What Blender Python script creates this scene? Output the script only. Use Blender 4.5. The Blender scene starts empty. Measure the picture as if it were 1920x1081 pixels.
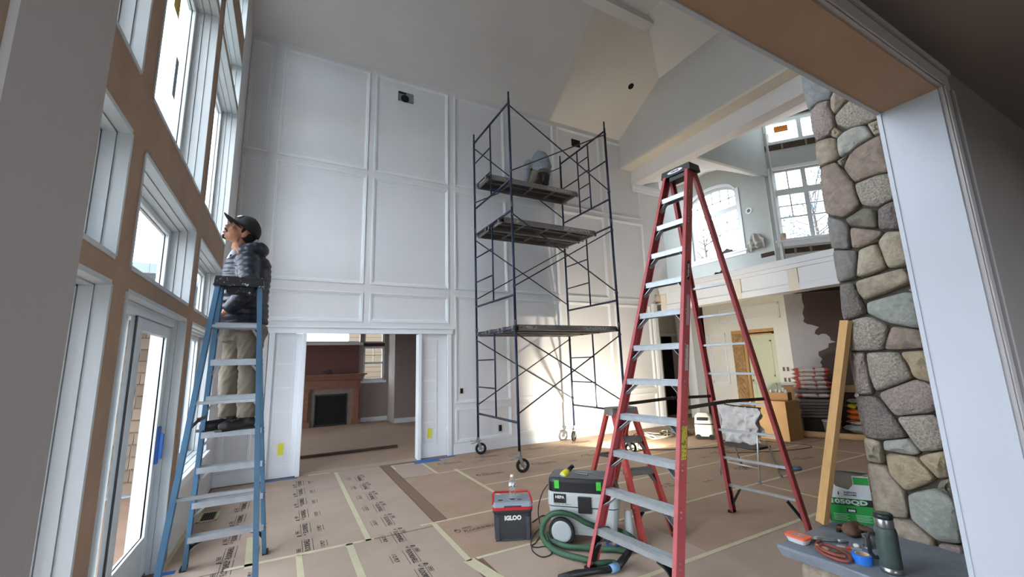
import bpy, math, random
from mathutils import Vector, Matrix, noise
random.seed(7)
sc = bpy.context.scene
col = sc.collection

# ------------------------------------------------------------ camera, sky, light, exposure
cam_d = bpy.data.cameras.new('camera'); cam = bpy.data.objects.new('camera', cam_d); col.objects.link(cam)
cam_d.sensor_width = 36.0; cam_d.lens = 779.85 / 1920 * 36; cam_d.clip_start = .05; cam_d.clip_end = 400
YAW, PITCH, ROLL = .49664, .17624, -.03012
fwd = Vector((math.sin(YAW)*math.cos(PITCH), math.cos(YAW)*math.cos(PITCH), math.sin(PITCH)))
r0 = Vector((math.cos(YAW), -math.sin(YAW), 0)); u0 = r0.cross(fwd)
rt = r0*math.cos(ROLL) + u0*math.sin(ROLL); up = u0*math.cos(ROLL) - r0*math.sin(ROLL)
cam.matrix_world = Matrix(((rt.x, up.x, -fwd.x, 0), (rt.y, up.y, -fwd.y, 0), (rt.z, up.z, -fwd.z, 1.6), (0, 0, 0, 1)))
sc.camera = cam

SKY = 5.2
EXPOSURE = 1.05
world = bpy.data.worlds.new('sky'); sc.world = world; world.use_nodes = True
nt = world.node_tree; nt.nodes.clear()
wo = nt.nodes.new('ShaderNodeOutputWorld'); bg = nt.nodes.new('ShaderNodeBackground')
tc = nt.nodes.new('ShaderNodeTexCoord'); nz = nt.nodes.new('ShaderNodeTexNoise'); cr = nt.nodes.new('ShaderNodeValToRGB')
nz.inputs['Scale'].default_value = 5; nz.inputs['Detail'].default_value = 4; nz.inputs['Roughness'].default_value = .6
cr.color_ramp.elements[0].position = .42; cr.color_ramp.elements[0].color = (.62, .74, .95, 1)
cr.color_ramp.elements[1].position = .58; cr.color_ramp.elements[1].color = (.93, .98, 1, 1)
nt.links.new(tc.outputs['Generated'], nz.inputs['Vector']); nt.links.new(nz.outputs['Fac'], cr.inputs['Fac'])
nt.links.new(cr.outputs['Color'], bg.inputs['Color']); nt.links.new(bg.outputs['Background'], wo.inputs['Surface'])
bg.inputs['Strength'].default_value = SKY
sc.view_settings.view_transform = 'Standard'; sc.view_settings.look = 'None'
sc.view_settings.gamma = 1; sc.view_settings.use_curve_mapping = False; sc.view_settings.exposure = EXPOSURE

def portal(name, loc, rot, sx, sy):           # lets the sky light in through an opening sample well; adds no light of its own
    l = bpy.data.lights.new(name, 'AREA'); l.shape = 'RECTANGLE'; l.size = sx; l.size_y = sy
    l.cycles.is_portal = True
    o = bpy.data.objects.new(name, l); o.location = loc; o.rotation_euler = rot; col.objects.link(o)
portal('window_portal', (-1.5, 4.1, 4.2), (0, -math.pi/2, 0), 9.5, 6.6)
portal('window_portal', (12.6, 6.0, 5.9), (0, math.pi/2, 0), 5.5, 8.5)
portal('window_portal', (1.8, 13.75, 2.0), (-math.pi/2, 0, 0), 5.0, 3.0)
portal('window_portal', (-3.5, 11.0, 1.6), (0, -math.pi/2, 0), 2.0, 3.6)  # serves an unseen opening added to brighten the room beyond
portal('window_portal', (1.2, -3.5, 1.7), (math.pi/2, 0, 0), 6.0, 2.2)  # serves the added opening behind the camera

# ------------------------------------------------------------ materials
def lin(h):
    h = h.lstrip('#'); v = [int(h[i:i+2], 16)/255 for i in (0, 2, 4)]
    return tuple(c/12.92 if c <= .04045 else ((c+.055)/1.055)**2.4 for c in v)
MATS = {}
def mat(name, hexc, rough=.6, metal=0, n=None, c2=None, bump=None, stretch=None, spec=.5, trans=0, ior=1.45, emit=0, band=None, thresh=None):
    if name in MATS: return MATS[name]
    m = bpy.data.materials.new(name); m.use_nodes = True; t = m.node_tree
    b = t.nodes['Principled BSDF']
    b.inputs['Base Color'].default_value = (*lin(hexc), 1); b.inputs['Roughness'].default_value = rough
    b.inputs['Metallic'].default_value = metal; b.inputs['Specular IOR Level'].default_value = spec
    b.inputs['IOR'].default_value = ior; b.inputs['Transmission Weight'].default_value = trans
    if emit:
        b.inputs['Emission Color'].default_value = (*lin(hexc), 1); b.inputs['Emission Strength'].default_value = emit
    if n or bump:
        tx = t.nodes.new('ShaderNodeTexCoord'); mp = t.nodes.new('ShaderNodeMapping')
        if stretch: mp.inputs['Scale'].default_value = stretch
        t.links.new(tx.outputs['Object'], mp.inputs['Vector'])
    if n:
        q = t.nodes.new('ShaderNodeTexNoise'); q.inputs['Scale'].default_value = n; q.inputs['Detail'].default_value = 5
        q.inputs['Roughness'].default_value = .62
        r = t.nodes.new('ShaderNodeValToRGB'); lo, hi = thresh or (.3, .7)
        r.color_ramp.elements[0].position = lo; r.color_ramp.elements[0].color = (*lin(hexc), 1)
        r.color_ramp.elements[1].position = hi; r.color_ramp.elements[1].color = (*lin(c2 or hexc), 1)
        t.links.new(mp.outputs['Vector'], q.inputs['Vector']); t.links.new(q.outputs['Fac'], r.inputs['Fac'])
        t.links.new(r.outputs['Color'], b.inputs['Base Color'])
    if bump:
        sc_, st = bump
        q2 = t.nodes.new('ShaderNodeTexNoise'); q2.inputs['Scale'].default_value = sc_; q2.inputs['Detail'].default_value = 6
        bp = t.nodes.new('ShaderNodeBump'); bp.inputs['Strength'].default_value = st; bp.inputs['Distance'].default_value = .02
        t.links.new(mp.outputs['Vector'], q2.inputs['Vector']); t.links.new(q2.outputs['Fac'], bp.inputs['Height'])
        t.links.new(bp.outputs['Normal'], b.inputs['Normal'])
    MATS[name] = m; return m
WHITE = mat('white_paint', '#dddddd', .55, n=1.1, c2='#d5d5d6', bump=(30, .05))
PANELP = mat('panel_paint', '#dedfe1', .45, n=.9, c2='#d7d8db')
TRIM = mat('trim_paint', '#e2e6ea', .35)
PRIMER = mat('ceiling_primer', '#dfdddb', .8, n=.8, c2='#d7d5d4')
BEIGECEIL = mat('bare_plaster', '#dbd7cf', .85, n=.9, c2='#d3cfc6')  # slightly warmer tone than the rest of the ceiling
CREAM = mat('cream_primer', '#dad8d0', .6, n=1.2, c2='#d1cec5')
GREYWALL = mat('grey_green_wall', '#b3b8b4', .8, n=1.0, c2='#a9aeab')
MDF = mat('brown_mdf', '#a2876f', .75, n=4, c2='#957b65', bump=(60, .04))
SOFFIT = mat('soffit_mdf', '#ab9078', .75, n=3, c2='#a0866f')
VINYL = mat('window_vinyl', '#ccd3d3', .35)
JAMBB = mat('jamb_board_paint', '#b9bfc0', .45)
GLASS = mat('clear_glass', '#ffffff', .0, trans=1, ior=1.0, spec=.3)
PAPER = mat('floor_paper', '#b39f8f', .8, n=1.6, c2='#a89484', bump=(3, .12))
PAPER2 = mat('floor_paper_worn', '#ab927d', .8, n=2.2, c2='#a08771', bump=(3, .12))
TAPE = mat('masking_tape', '#ccc4a4', .6, n=8, c2='#c1b998')
INK = mat('black_print', '#3d3836', .8)
BLUETAPE = mat('blue_tape', '#2c62ad', .6)
BLACK = mat('black_plastic', '#17181b', .45)
DARK = mat('dark_void', '#14120f', .9)
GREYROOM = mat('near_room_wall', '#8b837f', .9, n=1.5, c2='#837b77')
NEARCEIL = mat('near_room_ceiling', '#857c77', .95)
JAMBW = mat('jamb_white', '#bcc2c9', .45, n=1.2, c2='#b5bbc3')
JAMBG = mat('jamb_grey_primer', '#a7a19d', .75, n=1.4, c2='#9f9995')  # shade of the jamb facing away from the windows, put into its grey
ALU = mat('aluminium', '#aeb3b6', .42, .7, n=14, c2='#9ca1a5')
STEEL = mat('galvanised_steel', '#9a9c9c', .4, .8)
REDF = mat('red_fibreglass', '#ab4f50', .5, n=5, c2='#9d4346')
BLUEF = mat('blue_fibreglass', '#4d7592', .5, n=5, c2='#446a86')
ORANGEF = mat('orange_red_fibreglass', '#b54a42', .5, n=6, c2='#a43e38')
NAVY = mat('navy_scaffold_paint', '#1f2c4e', .4, .2, n=9, c2='#2a2f3c')
BRACE = mat('dull_brace_steel', '#4b4a4d', .5, .5)
PLANKM = mat('plank_aluminium', '#8f8c8a', .5, .5)
PLY = mat('plywood_deck', '#4a403a', .8, n=8, c2='#3a322d')
WOODL = mat('pine_wood', '#c39a66', .65, n=3, c2='#a87f4e', stretch=(6, 6, .6))
WOODD = mat('dark_rough_wood', '#4d3b2e', .85, n=5, c2='#3a2c22', stretch=(1, 8, 8))
CARD = mat('cardboard', '#c19b6c', .8, n=3, c2='#b68f60')
BLUESTONE = mat('bluestone', '#7c848c', .8, n=5, c2='#6d757e', bump=(14, .5))
RUBBER = mat('black_rubber', '#1b1b1c', .6)

# ------------------------------------------------------------ mesh building
class MB:
    def __init__(s): s.v = []; s.f = []
    def add(s, vs, fs):
        k = len(s.v); s.v += [tuple(v) for v in vs]; s.f += [tuple(i+k for i in f) for f in fs]; return s
    def box(s, x0, x1, y0, y1, z0, z1):
        v = [(x, y, z) for z in (z0, z1) for y in (y0, y1) for x in (x0, x1)]
        return s.add(v, [(0,2,3,1), (4,5,7,6), (0,1,5,4), (2,6,7,3), (0,4,6,2), (1,3,7,5)])
    def obox(s, c, ex, ey, ez):                                     # centre and three half-extent vectors
        c = Vector(c); ex, ey, ez = Vector(ex), Vector(ey), Vector(ez)
        v = [c + a*ex + b*ey + d*ez for d in (-1, 1) for b in (-1, 1) for a in (-1, 1)]
        return s.add(v, [(0,2,3,1), (4,5,7,6), (0,1,5,4), (2,6,7,3), (0,4,6,2), (1,3,7,5)])
    def bar(s, p, q, w, h, side):                                    # rectangular bar, w along side vector
        p, q, side = Vector(p), Vector(q), Vector(side); d = (q-p)
        n = d.cross(side).normalized(); sd = n.cross(d).normalized()
        return s.obox((p+q)/2, d/2, sd*w/2, n*h/2)
    def tube(s, pts, r, n=8, closed=False, cap=True, flat=None):
        pts = [Vector(p) for p in pts]; N = len(pts); rs = r if isinstance(r, (list, tuple)) else [r]*N
        rings = []; prev = None
        for i, p in enumerate(pts):
            a = pts[(i-1) % N] if (i or closed) else p; b = pts[(i+1) % N] if (i < N-1 or closed) else p
            t = (b-a).normalized()
            if prev is None:
                ref = Vector((0, 0, 1)) if abs(t.z) < .9 else Vector((1, 0, 0)); x = t.cross(ref).normalized()
            else: x = (prev - t*prev.dot(t)).normalized()
            prev = x; y = t.cross(x); ri = rs[i]; rx, ry = ri if isinstance(ri, (list, tuple)) else (ri, ri)
            rings.append([p + x*rx*math.cos(2*math.pi*k/n) + y*ry*math.sin(2*math.pi*k/n) for k in range(n)])
        vs = [v for g in rings for v in g]; fs = []
        for i in range(N if closed else N-1):
            j = (i+1) % N
            for k in range(n): fs.append((i*n+k, i*n+(k+1) % n, j*n+(k+1) % n, j*n+k))
        if not closed and cap: fs += [tuple(range(n-1, -1, -1)), tuple((N-1)*n+k for k in range(n))]
        return s.add(vs, fs)
    def lathe(s, prof, c, n=20, ax=(0, 0, 1)):                       # profile of (radius, height)
        ax = Vector(ax).normalized(); ref = Vector((1, 0, 0)) if abs(ax.x) < .9 else Vector((0, 1, 0))
        x = ax.cross(ref).normalized(); y = ax.cross(x); c = Vector(c); vs = []; fs = []
        for (r, h) in prof:
            for k in range(n):
                a = 2*math.pi*k/n; vs.append(c + ax*h + x*r*math.cos(a) + y*r*math.sin(a))
        for i in range(len(prof)-1):
            for k in range(n): fs.append((i*n+k, i*n+(k+1) % n, (i+1)*n+(k+1) % n, (i+1)*n+k))
        if tuple(prof[0]) != tuple(prof[-1]): fs += [tuple(range(n-1, -1, -1)), tuple((len(prof)-1)*n+k for k in range(n))]
        return s.add(vs, fs)
    def ball(s, c, r, n=12, m=8, R=None):
        c = Vector(c); r = r if isinstance(r, (list, tuple)) else (r, r, r); vs = []; fs = []
        for i in range(m+1):
            th = math.pi*i/m
            for k in range(n):
                a = 2*math.pi*k/n; p = Vector((r[0]*math.sin(th)*math.cos(a), r[1]*math.sin(th)*math.sin(a), r[2]*math.cos(th)))
                vs.append(c + (R @ p if R else p))
        for i in range(m):
            for k in range(n): fs.append((i*n+k, (i+1)*n+k, (i+1)*n+(k+1) % n, i*n+(k+1) % n))
        return s.add(vs, fs)
    def prism(s, poly, off):                                         # closed polygon of 3-D points pushed along off
        poly = [Vector(p) for p in poly]; off = Vector(off); n = len(poly)
        fs = [tuple(range(n)), tuple(range(2*n-1, n-1, -1))] + [(i, (i+1) % n, n+(i+1) % n, n+i) for i in range(n)]
        return s.add(poly + [p+off for p in poly], fs)
    def rbox(s, x0, x1, y0, y1, z0, z1, r=.02, k=3):                  # box with rounded vertical corners
        pts = []
        for cx, cy, a0 in ((x1-r, y1-r, 0), (x0+r, y1-r, 90), (x0+r, y0+r, 180), (x1-r, y0+r, 270)):
            for i in range(k+1):
                a = math.radians(a0 + 90*i/k); pts.append((cx+r*math.cos(a), cy+r*math.sin(a), z0))
        return s.prism(pts, (0, 0, z1-z0))
    def xf(s, M): s.v = [tuple(M @ Vector(v)) for v in s.v]; return s
    def mesh(s, name, m=None, L=(0, 0, 0)):
        me = bpy.data.meshes.new(name)
        me.from_pydata([(v[0]-L[0], v[1]-L[1], v[2]-L[2]) for v in s.v], [], s.f); me.update()
        if m: me.materials.append(m)
        return me
ORI = {}
def link(name, me, parent=None, smooth=False, bevel=0, loc=None):
    o = bpy.data.objects.new(name, me); col.objects.link(o)
    if parent: o.parent = parent
    if loc is not None: o.location = loc
    if smooth:
        for p in me.polygons: p.use_smooth = True
    if bevel:
        b = o.modifiers.new('bevel', 'BEVEL'); b.width = bevel; b.segments = 2; b.limit_method = 'ANGLE'; b.angle_limit = .7
    ORI[o.name] = ORI.get(parent.name, (0, 0, 0)) if parent else (0, 0, 0)
    return o
def build(mb, name, m, parent=None, smooth=False, bevel=0):
    L = ORI.get(parent.name, (0, 0, 0)) if parent else (0, 0, 0)
    return link(name, mb.mesh(name, m, L), parent, smooth, bevel)
def struct(mb, name, m, parent=None, **k):
    o = build(mb, name, m, parent, **k)
    if not parent: o['kind'] = 'structure'
    return o
def thing(name, label, cat, loc, group=None):
    o = bpy.data.objects.new(name, None); col.objects.link(o); o.location = loc; o.empty_display_size = .1
    o['label'] = label; o['category'] = cat
    if group: o['group'] = group
    ORI[o.name] = tuple(loc); return o
def empty_struct(name):
    o = bpy.data.objects.new(name, None); col.objects.link(o); o['kind'] = 'structure'; ORI[o.name] = (0, 0, 0); return o
def tag(o, label, cat, group=None):
    o['label'] = label; o['category'] = cat
    if group: o['group'] = group
    return o
def solo(mb, name, m, label, cat, loc, group=None, **k):             # a thing that is one mesh, origin at its base
    o = link(name, mb.mesh(name, m, loc), None, loc=loc, **k); ORI[o.name] = tuple(loc)
    return tag(o, label, cat, group)
def B(*a): return MB().box(*a)
def text_mb(txt, size, O, X, Y, extr=.0006, bold=0, align='CENTER', width=None):
    cu = bpy.data.curves.new('t', 'FONT'); cu.body = txt; cu.size = size; cu.align_x = align; cu.align_y = 'CENTER'
    cu.offset = bold; cu.resolution_u = 2
    o = bpy.data.objects.new('t', cu); col.objects.link(o); dg = bpy.context.evaluated_depsgraph_get(); dg.update()
    me = bpy.data.meshes.new_from_object(o.evaluated_get(dg)); X = Vector(X).normalized(); Y = Vector(Y).normalized(); Z = X.cross(Y)
    xs = [v.co.x for v in me.vertices]; w = max(xs)-min(xs) if xs else 1; kx = width/w if width else 1
    mb = MB(); O = Vector(O); vs = [O + X*v.co.x*kx + Y*v.co.y + Z*extr for v in me.vertices]
    mb.add(vs, [tuple(p.vertices) for p in me.polygons])
    bpy.data.objects.remove(o); bpy.data.curves.remove(cu); bpy.data.meshes.remove(me); return mb
def remeshed(mb, name, m, L, voxel, smooth=6, factor=.6, disp=None):
    me = mb.mesh(name, m, L); o = bpy.data.objects.new(name, me); col.objects.link(o)
    r = o.modifiers.new('r', 'REMESH'); r.mode = 'VOXEL'; r.voxel_size = voxel
    s_ = o.modifiers.new('s', 'SMOOTH'); s_.iterations = smooth; s_.factor = factor
    dg = bpy.context.evaluated_depsgraph_get(); dg.update(); e = bpy.data.meshes.new_from_object(o.evaluated_get(dg))
    bpy.data.objects.remove(o); e.name = name
    if not e.materials: e.materials.append(m)
    if disp:
        ns = [v.normal.copy() for v in e.vertices]
        for v, q in zip(e.vertices, ns): v.co += q*disp(v.co + Vector(L), q)
    for p in e.polygons: p.use_smooth = True; p.material_index = 0
    return e
LAMP_W = 200

# ============================================================ THE SETTING
YB, XL = 7.485, -.818
# floor: sub floor, paper sheets, tape strips, printed marks
floor = struct(B(-3.2, 16, -3.2, 15.2, -.25, -.004), 'floor', mat('subfloor', '#7d6350', .7, n=2, c2='#6e5645'))
SHEETS = [(-.80, -.20, 4.43, 7.42, 0), (-.20, .775, 4.43, 7.42, 0), (.785, 1.44, 4.43, 7.42, 0), (1.60, 2.42, 4.52, 6.38, 1), (1.60, 2.09, 6.40, 7.30, 0),
          (2.10, 8.15, 6.40, 7.46, 1), (2.42, 9.0, 5.44, 6.38, 1), (2.42, 9.0, 4.51, 5.42, 1), (1.44, 9.0, 3.53, 4.49, 1), (1.55, 3.2, 2.59, 3.51, 0),
          (3.2, 5.38, 2.59, 3.51, 1), (5.38, 9.0, 2.59, 3.51, 1), (1.44, 9.0, 1.60, 2.57, 0), (-.80, .195, 2.9, 4.41, 0), (.205, .61, 2.9, 4.41, 0),
          (.62, 1.42, 2.9, 4.41, 0), (-.3, 1.5, 1.0, 2.88, 0), (9.01, 15, -1, 10, 1), (8.16, 9.0, 6.40, 9.2, 1), (-2.98, 3.45, 7.66, 13.36, 1), (.235, 2.085, 7.44, 7.66, 0)]
for i, (x0, x1, y0, y1, k) in enumerate(SHEETS):
    z = .0005*(i % 3)
    build(B(x0, x1, y0, y1, -.004, -.001+z), 'paper_sheet', (PAPER, PAPER2)[k], floor)
TAPES = [((.78, 7.40), (.78, 4.40), .05), ((-.35, 4.44), (.83, 4.42), .05), ((.195, 4.42), (.21, 2.9), .05), ((.61, 4.43), (.62, 2.9), .06), ((1.30, 4.50), (8.2, 4.50), .035),
         ((1.50, 3.53), (9, 3.51), .04), ((1.43, 4.50), (1.43, 3.52), .05), ((1.43, 3.54), (1.6, 2.6), .10), ((2.41, 6.48), (2.41, 4.52), .05), ((2.09, 7.28), (2.10, 6.39), .035),
         ((2.10, 6.39), (8.2, 6.38), .03), ((2.42, 5.43), (8.2, 5.43), .035), ((1.5, 2.58), (9, 2.58), .045), ((5.38, 3.50), (5.39, 2.6), .035), ((-.81, 4.6), (-.78, 7.2), .05),
         ((-.20, 5.12), (-.17, 4.37), .07), ((.40, 7.44), (.70, 7.42), .04), ((1.62, 7.3), (2.0, 7.28), .03), ((1.62, 7.3), (1.62, 7.02), .03), ((8.2, 1.6), (8.2, 7.4), .04)]
for (a, b, w) in TAPES:
    d = Vector((b[0]-a[0], b[1]-a[1], 0)); s = Vector((-d.y, d.x, 0)).normalized()*w/2
    A, Bp = Vector((*a, .0003)), Vector((*b, .0003))
    build(MB().prism([A-s, Bp-s, Bp+s, A+s], (0, 0, .0012)), 'tape_strip', TAPE, floor)
for (x0, x1, y0, y1) in ((-.25, .24, 7.36, 7.44), (2.08, 2.75, 7.33, 7.42), (1.98, 2.42, 7.18, 7.34), (1.55, 1.75, 6.95, 7.2), (-.80, -.70, 4.60, 4.66)):
    if x0 != 1.55: build(B(x0, x1, y0, y1, .0003, .002), 'blue_tape_strip', BLUETAPE, floor)
build(B(1.46, 1.585, 4.53, 7.42, -.004, .0005), 'board_gap', mat('gap_board', '#7d6552', .8), floor)
def logo_mesh():                                                     # drop, small box, two rules and the product word; reads along +X
    m = MB()
    pts = [(-.165 + .03*math.sin(a)*(1.1-.5*(a > 3.14)), .034 + .042*math.cos(a)) for a in [i*2*math.pi/14 for i in range(14)]]
    for i in range(14):
        a, b = Vector((*pts[i], 0)), Vector((*pts[(i+1) % 14], 0)); c = Vector((-.165, .034, 0))
        m.add([a, b, c+(b-c)*.78, c+(a-c)*.78], [(0, 1, 2, 3)])
    m.add([(-.185, .03, 0), (-.165, .075, 0), (-.15, .03, 0), (-.165, .04, 0)], [(0, 1, 2, 3)])
    for (x0, x1, y0, y1) in ((-.1, -.02, .05, .055), (-.1, -.02, .078, .083), (-.1, -.095, .05, .083), (-.025, -.02, .05, .083), (-.09, -.03, .062, .071),
                             (-.12, .185, -.055, -.051), (-.12, .175, .034, .038), (.172, .175, -.02, .034)):
        m.add([(x0, y0, 0), (x1, y0, 0), (x1, y1, 0), (x0, y1, 0)], [(0, 1, 2, 3)])
    t = text_mb('FLOORSHELL', .062, (.03, -.008, 0), (1, 0, 0), (0, 1, 0), 0, .0016, width=.285); m.add(t.v, t.f)
    return m.mesh('printed_logo', INK)
def small_mesh():
    m = text_mb('1 O PLY', .05, (0, .012, 0), (1, 0, 0), (0, 1, 0), 0, .0012, width=.17)
    m.add([(-.06, -.026, 0), (.09, -.026, 0), (.09, -.022, 0), (-.06, -.022, 0)], [(0, 1, 2, 3)])
    return m.mesh('printed_line', INK)
LOGO, SMALL = logo_mesh(), small_mesh()
def stamp(me, x, y, a, s=1):
    o = link(me.name, me, floor, loc=(x, y, .0012)); o.rotation_euler.z = math.radians(a); o.scale = (s, s, 1)
for y in (3.5, 3.90, 4.38, 4.85, 5.33, 5.82, 6.32, 6.80): stamp(LOGO, 1.05, y, -90)
for y in (3.9, 4.37, 4.84, 5.36, 5.84, 6.34, 6.85): stamp(SMALL, .90, y, -90)
for y in (4.58, 5.05, 5.54, 6.04, 6.52, 7.0): stamp(LOGO, .265, y, 90)
for y in (4.56, 5.0, 5.48, 5.98, 6.46, 6.98): stamp(SMALL, .41, y, 90)
for y in (4.1, 4.44, 4.78, 5.22, 5.76, 6.26, 6.75): stamp(LOGO, -.35, y, 90)
for y in (4.2, 4.75): stamp(SMALL, -.14, y, 90)
for x, y in ((2.75, 5.9), (3.75, 6.0), (4.75, 6.02), (3.2, 7.0), (4.2, 7.05), (2.5, 6.9), (5.3, 7.05), (4.6, 4.9), (5.6, 4.95), (6.6, 4.9), (4.5, 4.05), (1.75, 4.12), (5.9, 5.9), (7.0, 5.1), (6.0, 4.05), (7.2, 3.9), (6.6, 3.1)):
    stamp(LOGO, x, y, 0, 1.15); stamp(SMALL, x+.45, y-.14, 0, 1.15)

# ---- back wall with recessed panels
holes, panels = [], []
R1, R2 = (5.155, 7.14), (3.035, 5.02)
for (a, b) in ((-.80, -.47), (-.31, 1.105), (1.24, 2.66)): panels += [(a, b, *R1), (a, b, *R2), (a, b, 2.375, 2.865)]
for (a, b) in ((2.81, 3.95), (4.09, 5.27), (5.42, 6.66), (6.82, 7.95)):
    panels += [(a, b, *R1), (a, b, *R2), (a, b, .90, 2.885), (a, b, .215, .78)]
panels += [(-.77, -.40, .215, .78), (-.77, -.40, .90, 2.16)]
opening = (-.25, 2.72, -.1, 2.24)
def inside(x, z, r): return r[0] < x < r[1] and r[2] < z < r[3]
xs = sorted({XL-.1, 8.2, 8.72} | {v for p in panels+[opening] for v in p[:2]}); zs = sorted({0, 3.2, 7.9} | {v for p in panels+[opening] for v in p[2:] if v > 0})
m = MB()
for i in range(len(xs)-1):
    for j in range(len(zs)-1):
        cx, cz = (xs[i]+xs[i+1])/2, (zs[j]+zs[j+1])/2
        if any(inside(cx, cz, p) for p in panels+[opening]) or (cx > 8.2 and cz < 3.2): continue
        m.add([(xs[i], YB, zs[j]), (xs[i+1], YB, zs[j]), (xs[i+1], YB, zs[j+1]), (xs[i], YB, zs[j+1])], [(0, 1, 2, 3)])
m.box(XL-.1, -.25, YB+.03, YB+.16, 0, 7.9).box(2.72, 8.2, YB+.03, YB+.16, 0, 7.9).box(-.25, 2.72, YB+.03, YB+.16, 2.24, 7.9).box(8.2, 8.72, YB+.001, YB+.16, 3.2, 7.9)
m.box(8.19, 8.2, YB, YB+.16, 0, 3.2).box(-.26, -.25, YB, YB+.16, 0, 2.24).box(2.72, 2.73, YB, YB+.16, 0, 2.24)
wall_back = struct(m, 'wall_back', WHITE)
def ring(mb, x0, x1, z0, z1, prof):                                  # mitred moulding; prof = (inset, height toward the room)
    cs = [[(x0+a, YB-h, z0+a), (x1-a, YB-h, z0+a), (x1-a, YB-h, z1-a), (x0+a, YB-h, z1-a)] for a, h in prof]
    for g, h in zip(cs, cs[1:]):
        mb.add(g+h, [(i, (i+1) % 4, 4+(i+1) % 4, 4+i) for i in range(4)])
for (a, b, c, d) in panels:
    p = build(B(a, b, YB+.012, YB+.03, c, d), 'wall_panel', PANELP, wall_back)
    q = MB(); ring(q, a, b, c, d, [(-.012, .0), (-.012, .014), (.004, .016), (.010, .005), (.022, .009), (.034, -.004), (.045, -.004), (.048, -.012)])
    build(q, 'panel_moulding', TRIM, p)
# casing of the opening, side leaves with a lattice of panes painted over
m = MB()
for (x0, x1) in ((-.25, -.17), (2.64, 2.72)): m.box(x0, x1, YB-.03, YB+.02, 0, 2.24)
m.box(-.28, 2.75, YB-.035, YB+.02, 2.16, 2.25).box(-.30, 2.77, YB-.055, YB+.02, 2.25, 2.275)
trim1 = struct(m, 'trim_1', TRIM, bevel=.004)
for nm, x0, x1, g0, g1 in (('door_1', -.17, .235, -.115, .105), ('door_2', 2.115, 2.64, 2.20, 2.435)):
    d = struct(B(x0, x1, YB+.03, YB+.07, 0.005, 2.16), nm, TRIM)
    m = MB().box(g0-.015, g0, YB+.02, YB+.03, .24, 2.05).box(g1, g1+.015, YB+.02, YB+.03, .24, 2.05)
    for k in range(6):
        z = .24 + k*1.81/5; m.box(g0, g1, YB+.02, YB+.03, z-.008, z+.008)
    build(m, 'muntin', TRIM, d)
    for k in range(5): build(B(g0+.004, g1-.004, YB+.026, YB+.03, .25+k*.362, .585+k*.362), 'pane', PANELP, d)
    build(B(g0+.08, g0+.16, YB+.022, YB+.026, .33, .5), 'yellow_tape', mat('yellow_tape', '#d7d23a', .6), d)
build(B(.215, .275, YB-.05, YB+.12, .0, 2.16), 'door_edge', TRIM, trim1, bevel=.01)
build(B(2.085, 2.15, YB-.05, YB+.12, .0, 2.16), 'door_edge', TRIM, trim1, bevel=.01)
bb = MB().box(2.75, 8.2, YB-.02, YB, 0, .15).box(2.75, 8.2, YB-.028, YB, .15, .172).box(XL, -.28, YB-.02, YB, 0, .15).box(XL, -.28, YB-.028, YB, .15, .172)
struct(bb, 'baseboard_back', TRIM, bevel=.004)
struct(B(8.03, 8.2, YB-.03, YB, 0, 2.95).box(8.06, 8.17, YB-.04, YB, 0, 2.95), 'trim_2', TRIM, bevel=.004)
# small mouldings over the upper right of the wall
struct(MB().box(7.72, 8.7, YB-.09, YB, 5.98, 6.08).box(7.72, 8.7, YB-.05, YB, 5.9, 5.98), 'trim_3', TRIM, bevel=.008)

# ---- left window wall: MDF mullions and rails, deep jambs, glass, outside skin
wl = MB()
GX = -1.02                                                            # glass plane
ROWS = [(0.0, 2.06), (2.21, 2.90), (3.28, 5.22), (5.32, 5.98), (6.42, 7.2)]
COLS = [(1.25, 2.82), (3.08, 4.70), (4.96, 6.60)]
zsplit = [0, 2.06, 2.21, 2.90, 3.28, 5.22, 5.32, 5.98, 6.42, 7.2]
V = [(.845, 1.25), (2.82, 3.08), (4.70, 4.96)]
for (a, b) in V: wl.box(XL-.02, XL, a, b, 0, 9.2)
for (a, b) in ((2.06, 2.21), (2.90, 3.28), (5.22, 5.32), (5.98, 6.42), (7.2, 9.2)):
    for (c, d) in COLS: wl.box(XL-.02, XL, c, d, a, b)
wall_left = struct(wl, 'wall_left', MDF)
build(B(GX-.035, XL-.001, 6.60, YB+.1, 0, 9.3).box(GX-.035, XL-.021, .7, 1.25, 0, 9.3).box(GX-.035, XL-.021, 2.82, 3.08, 0, 9.3).box(GX-.035, XL-.021, 4.70, 4.96, 0, 9.3)
      .box(GX-.035, XL-.021, .7, 6.6, 7.2, 9.3).box(XL-.02, XL+.001, 4.96, 6.6, 0, .62), 'plaster_strip', WHITE, wall_left)
w = 0
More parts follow.
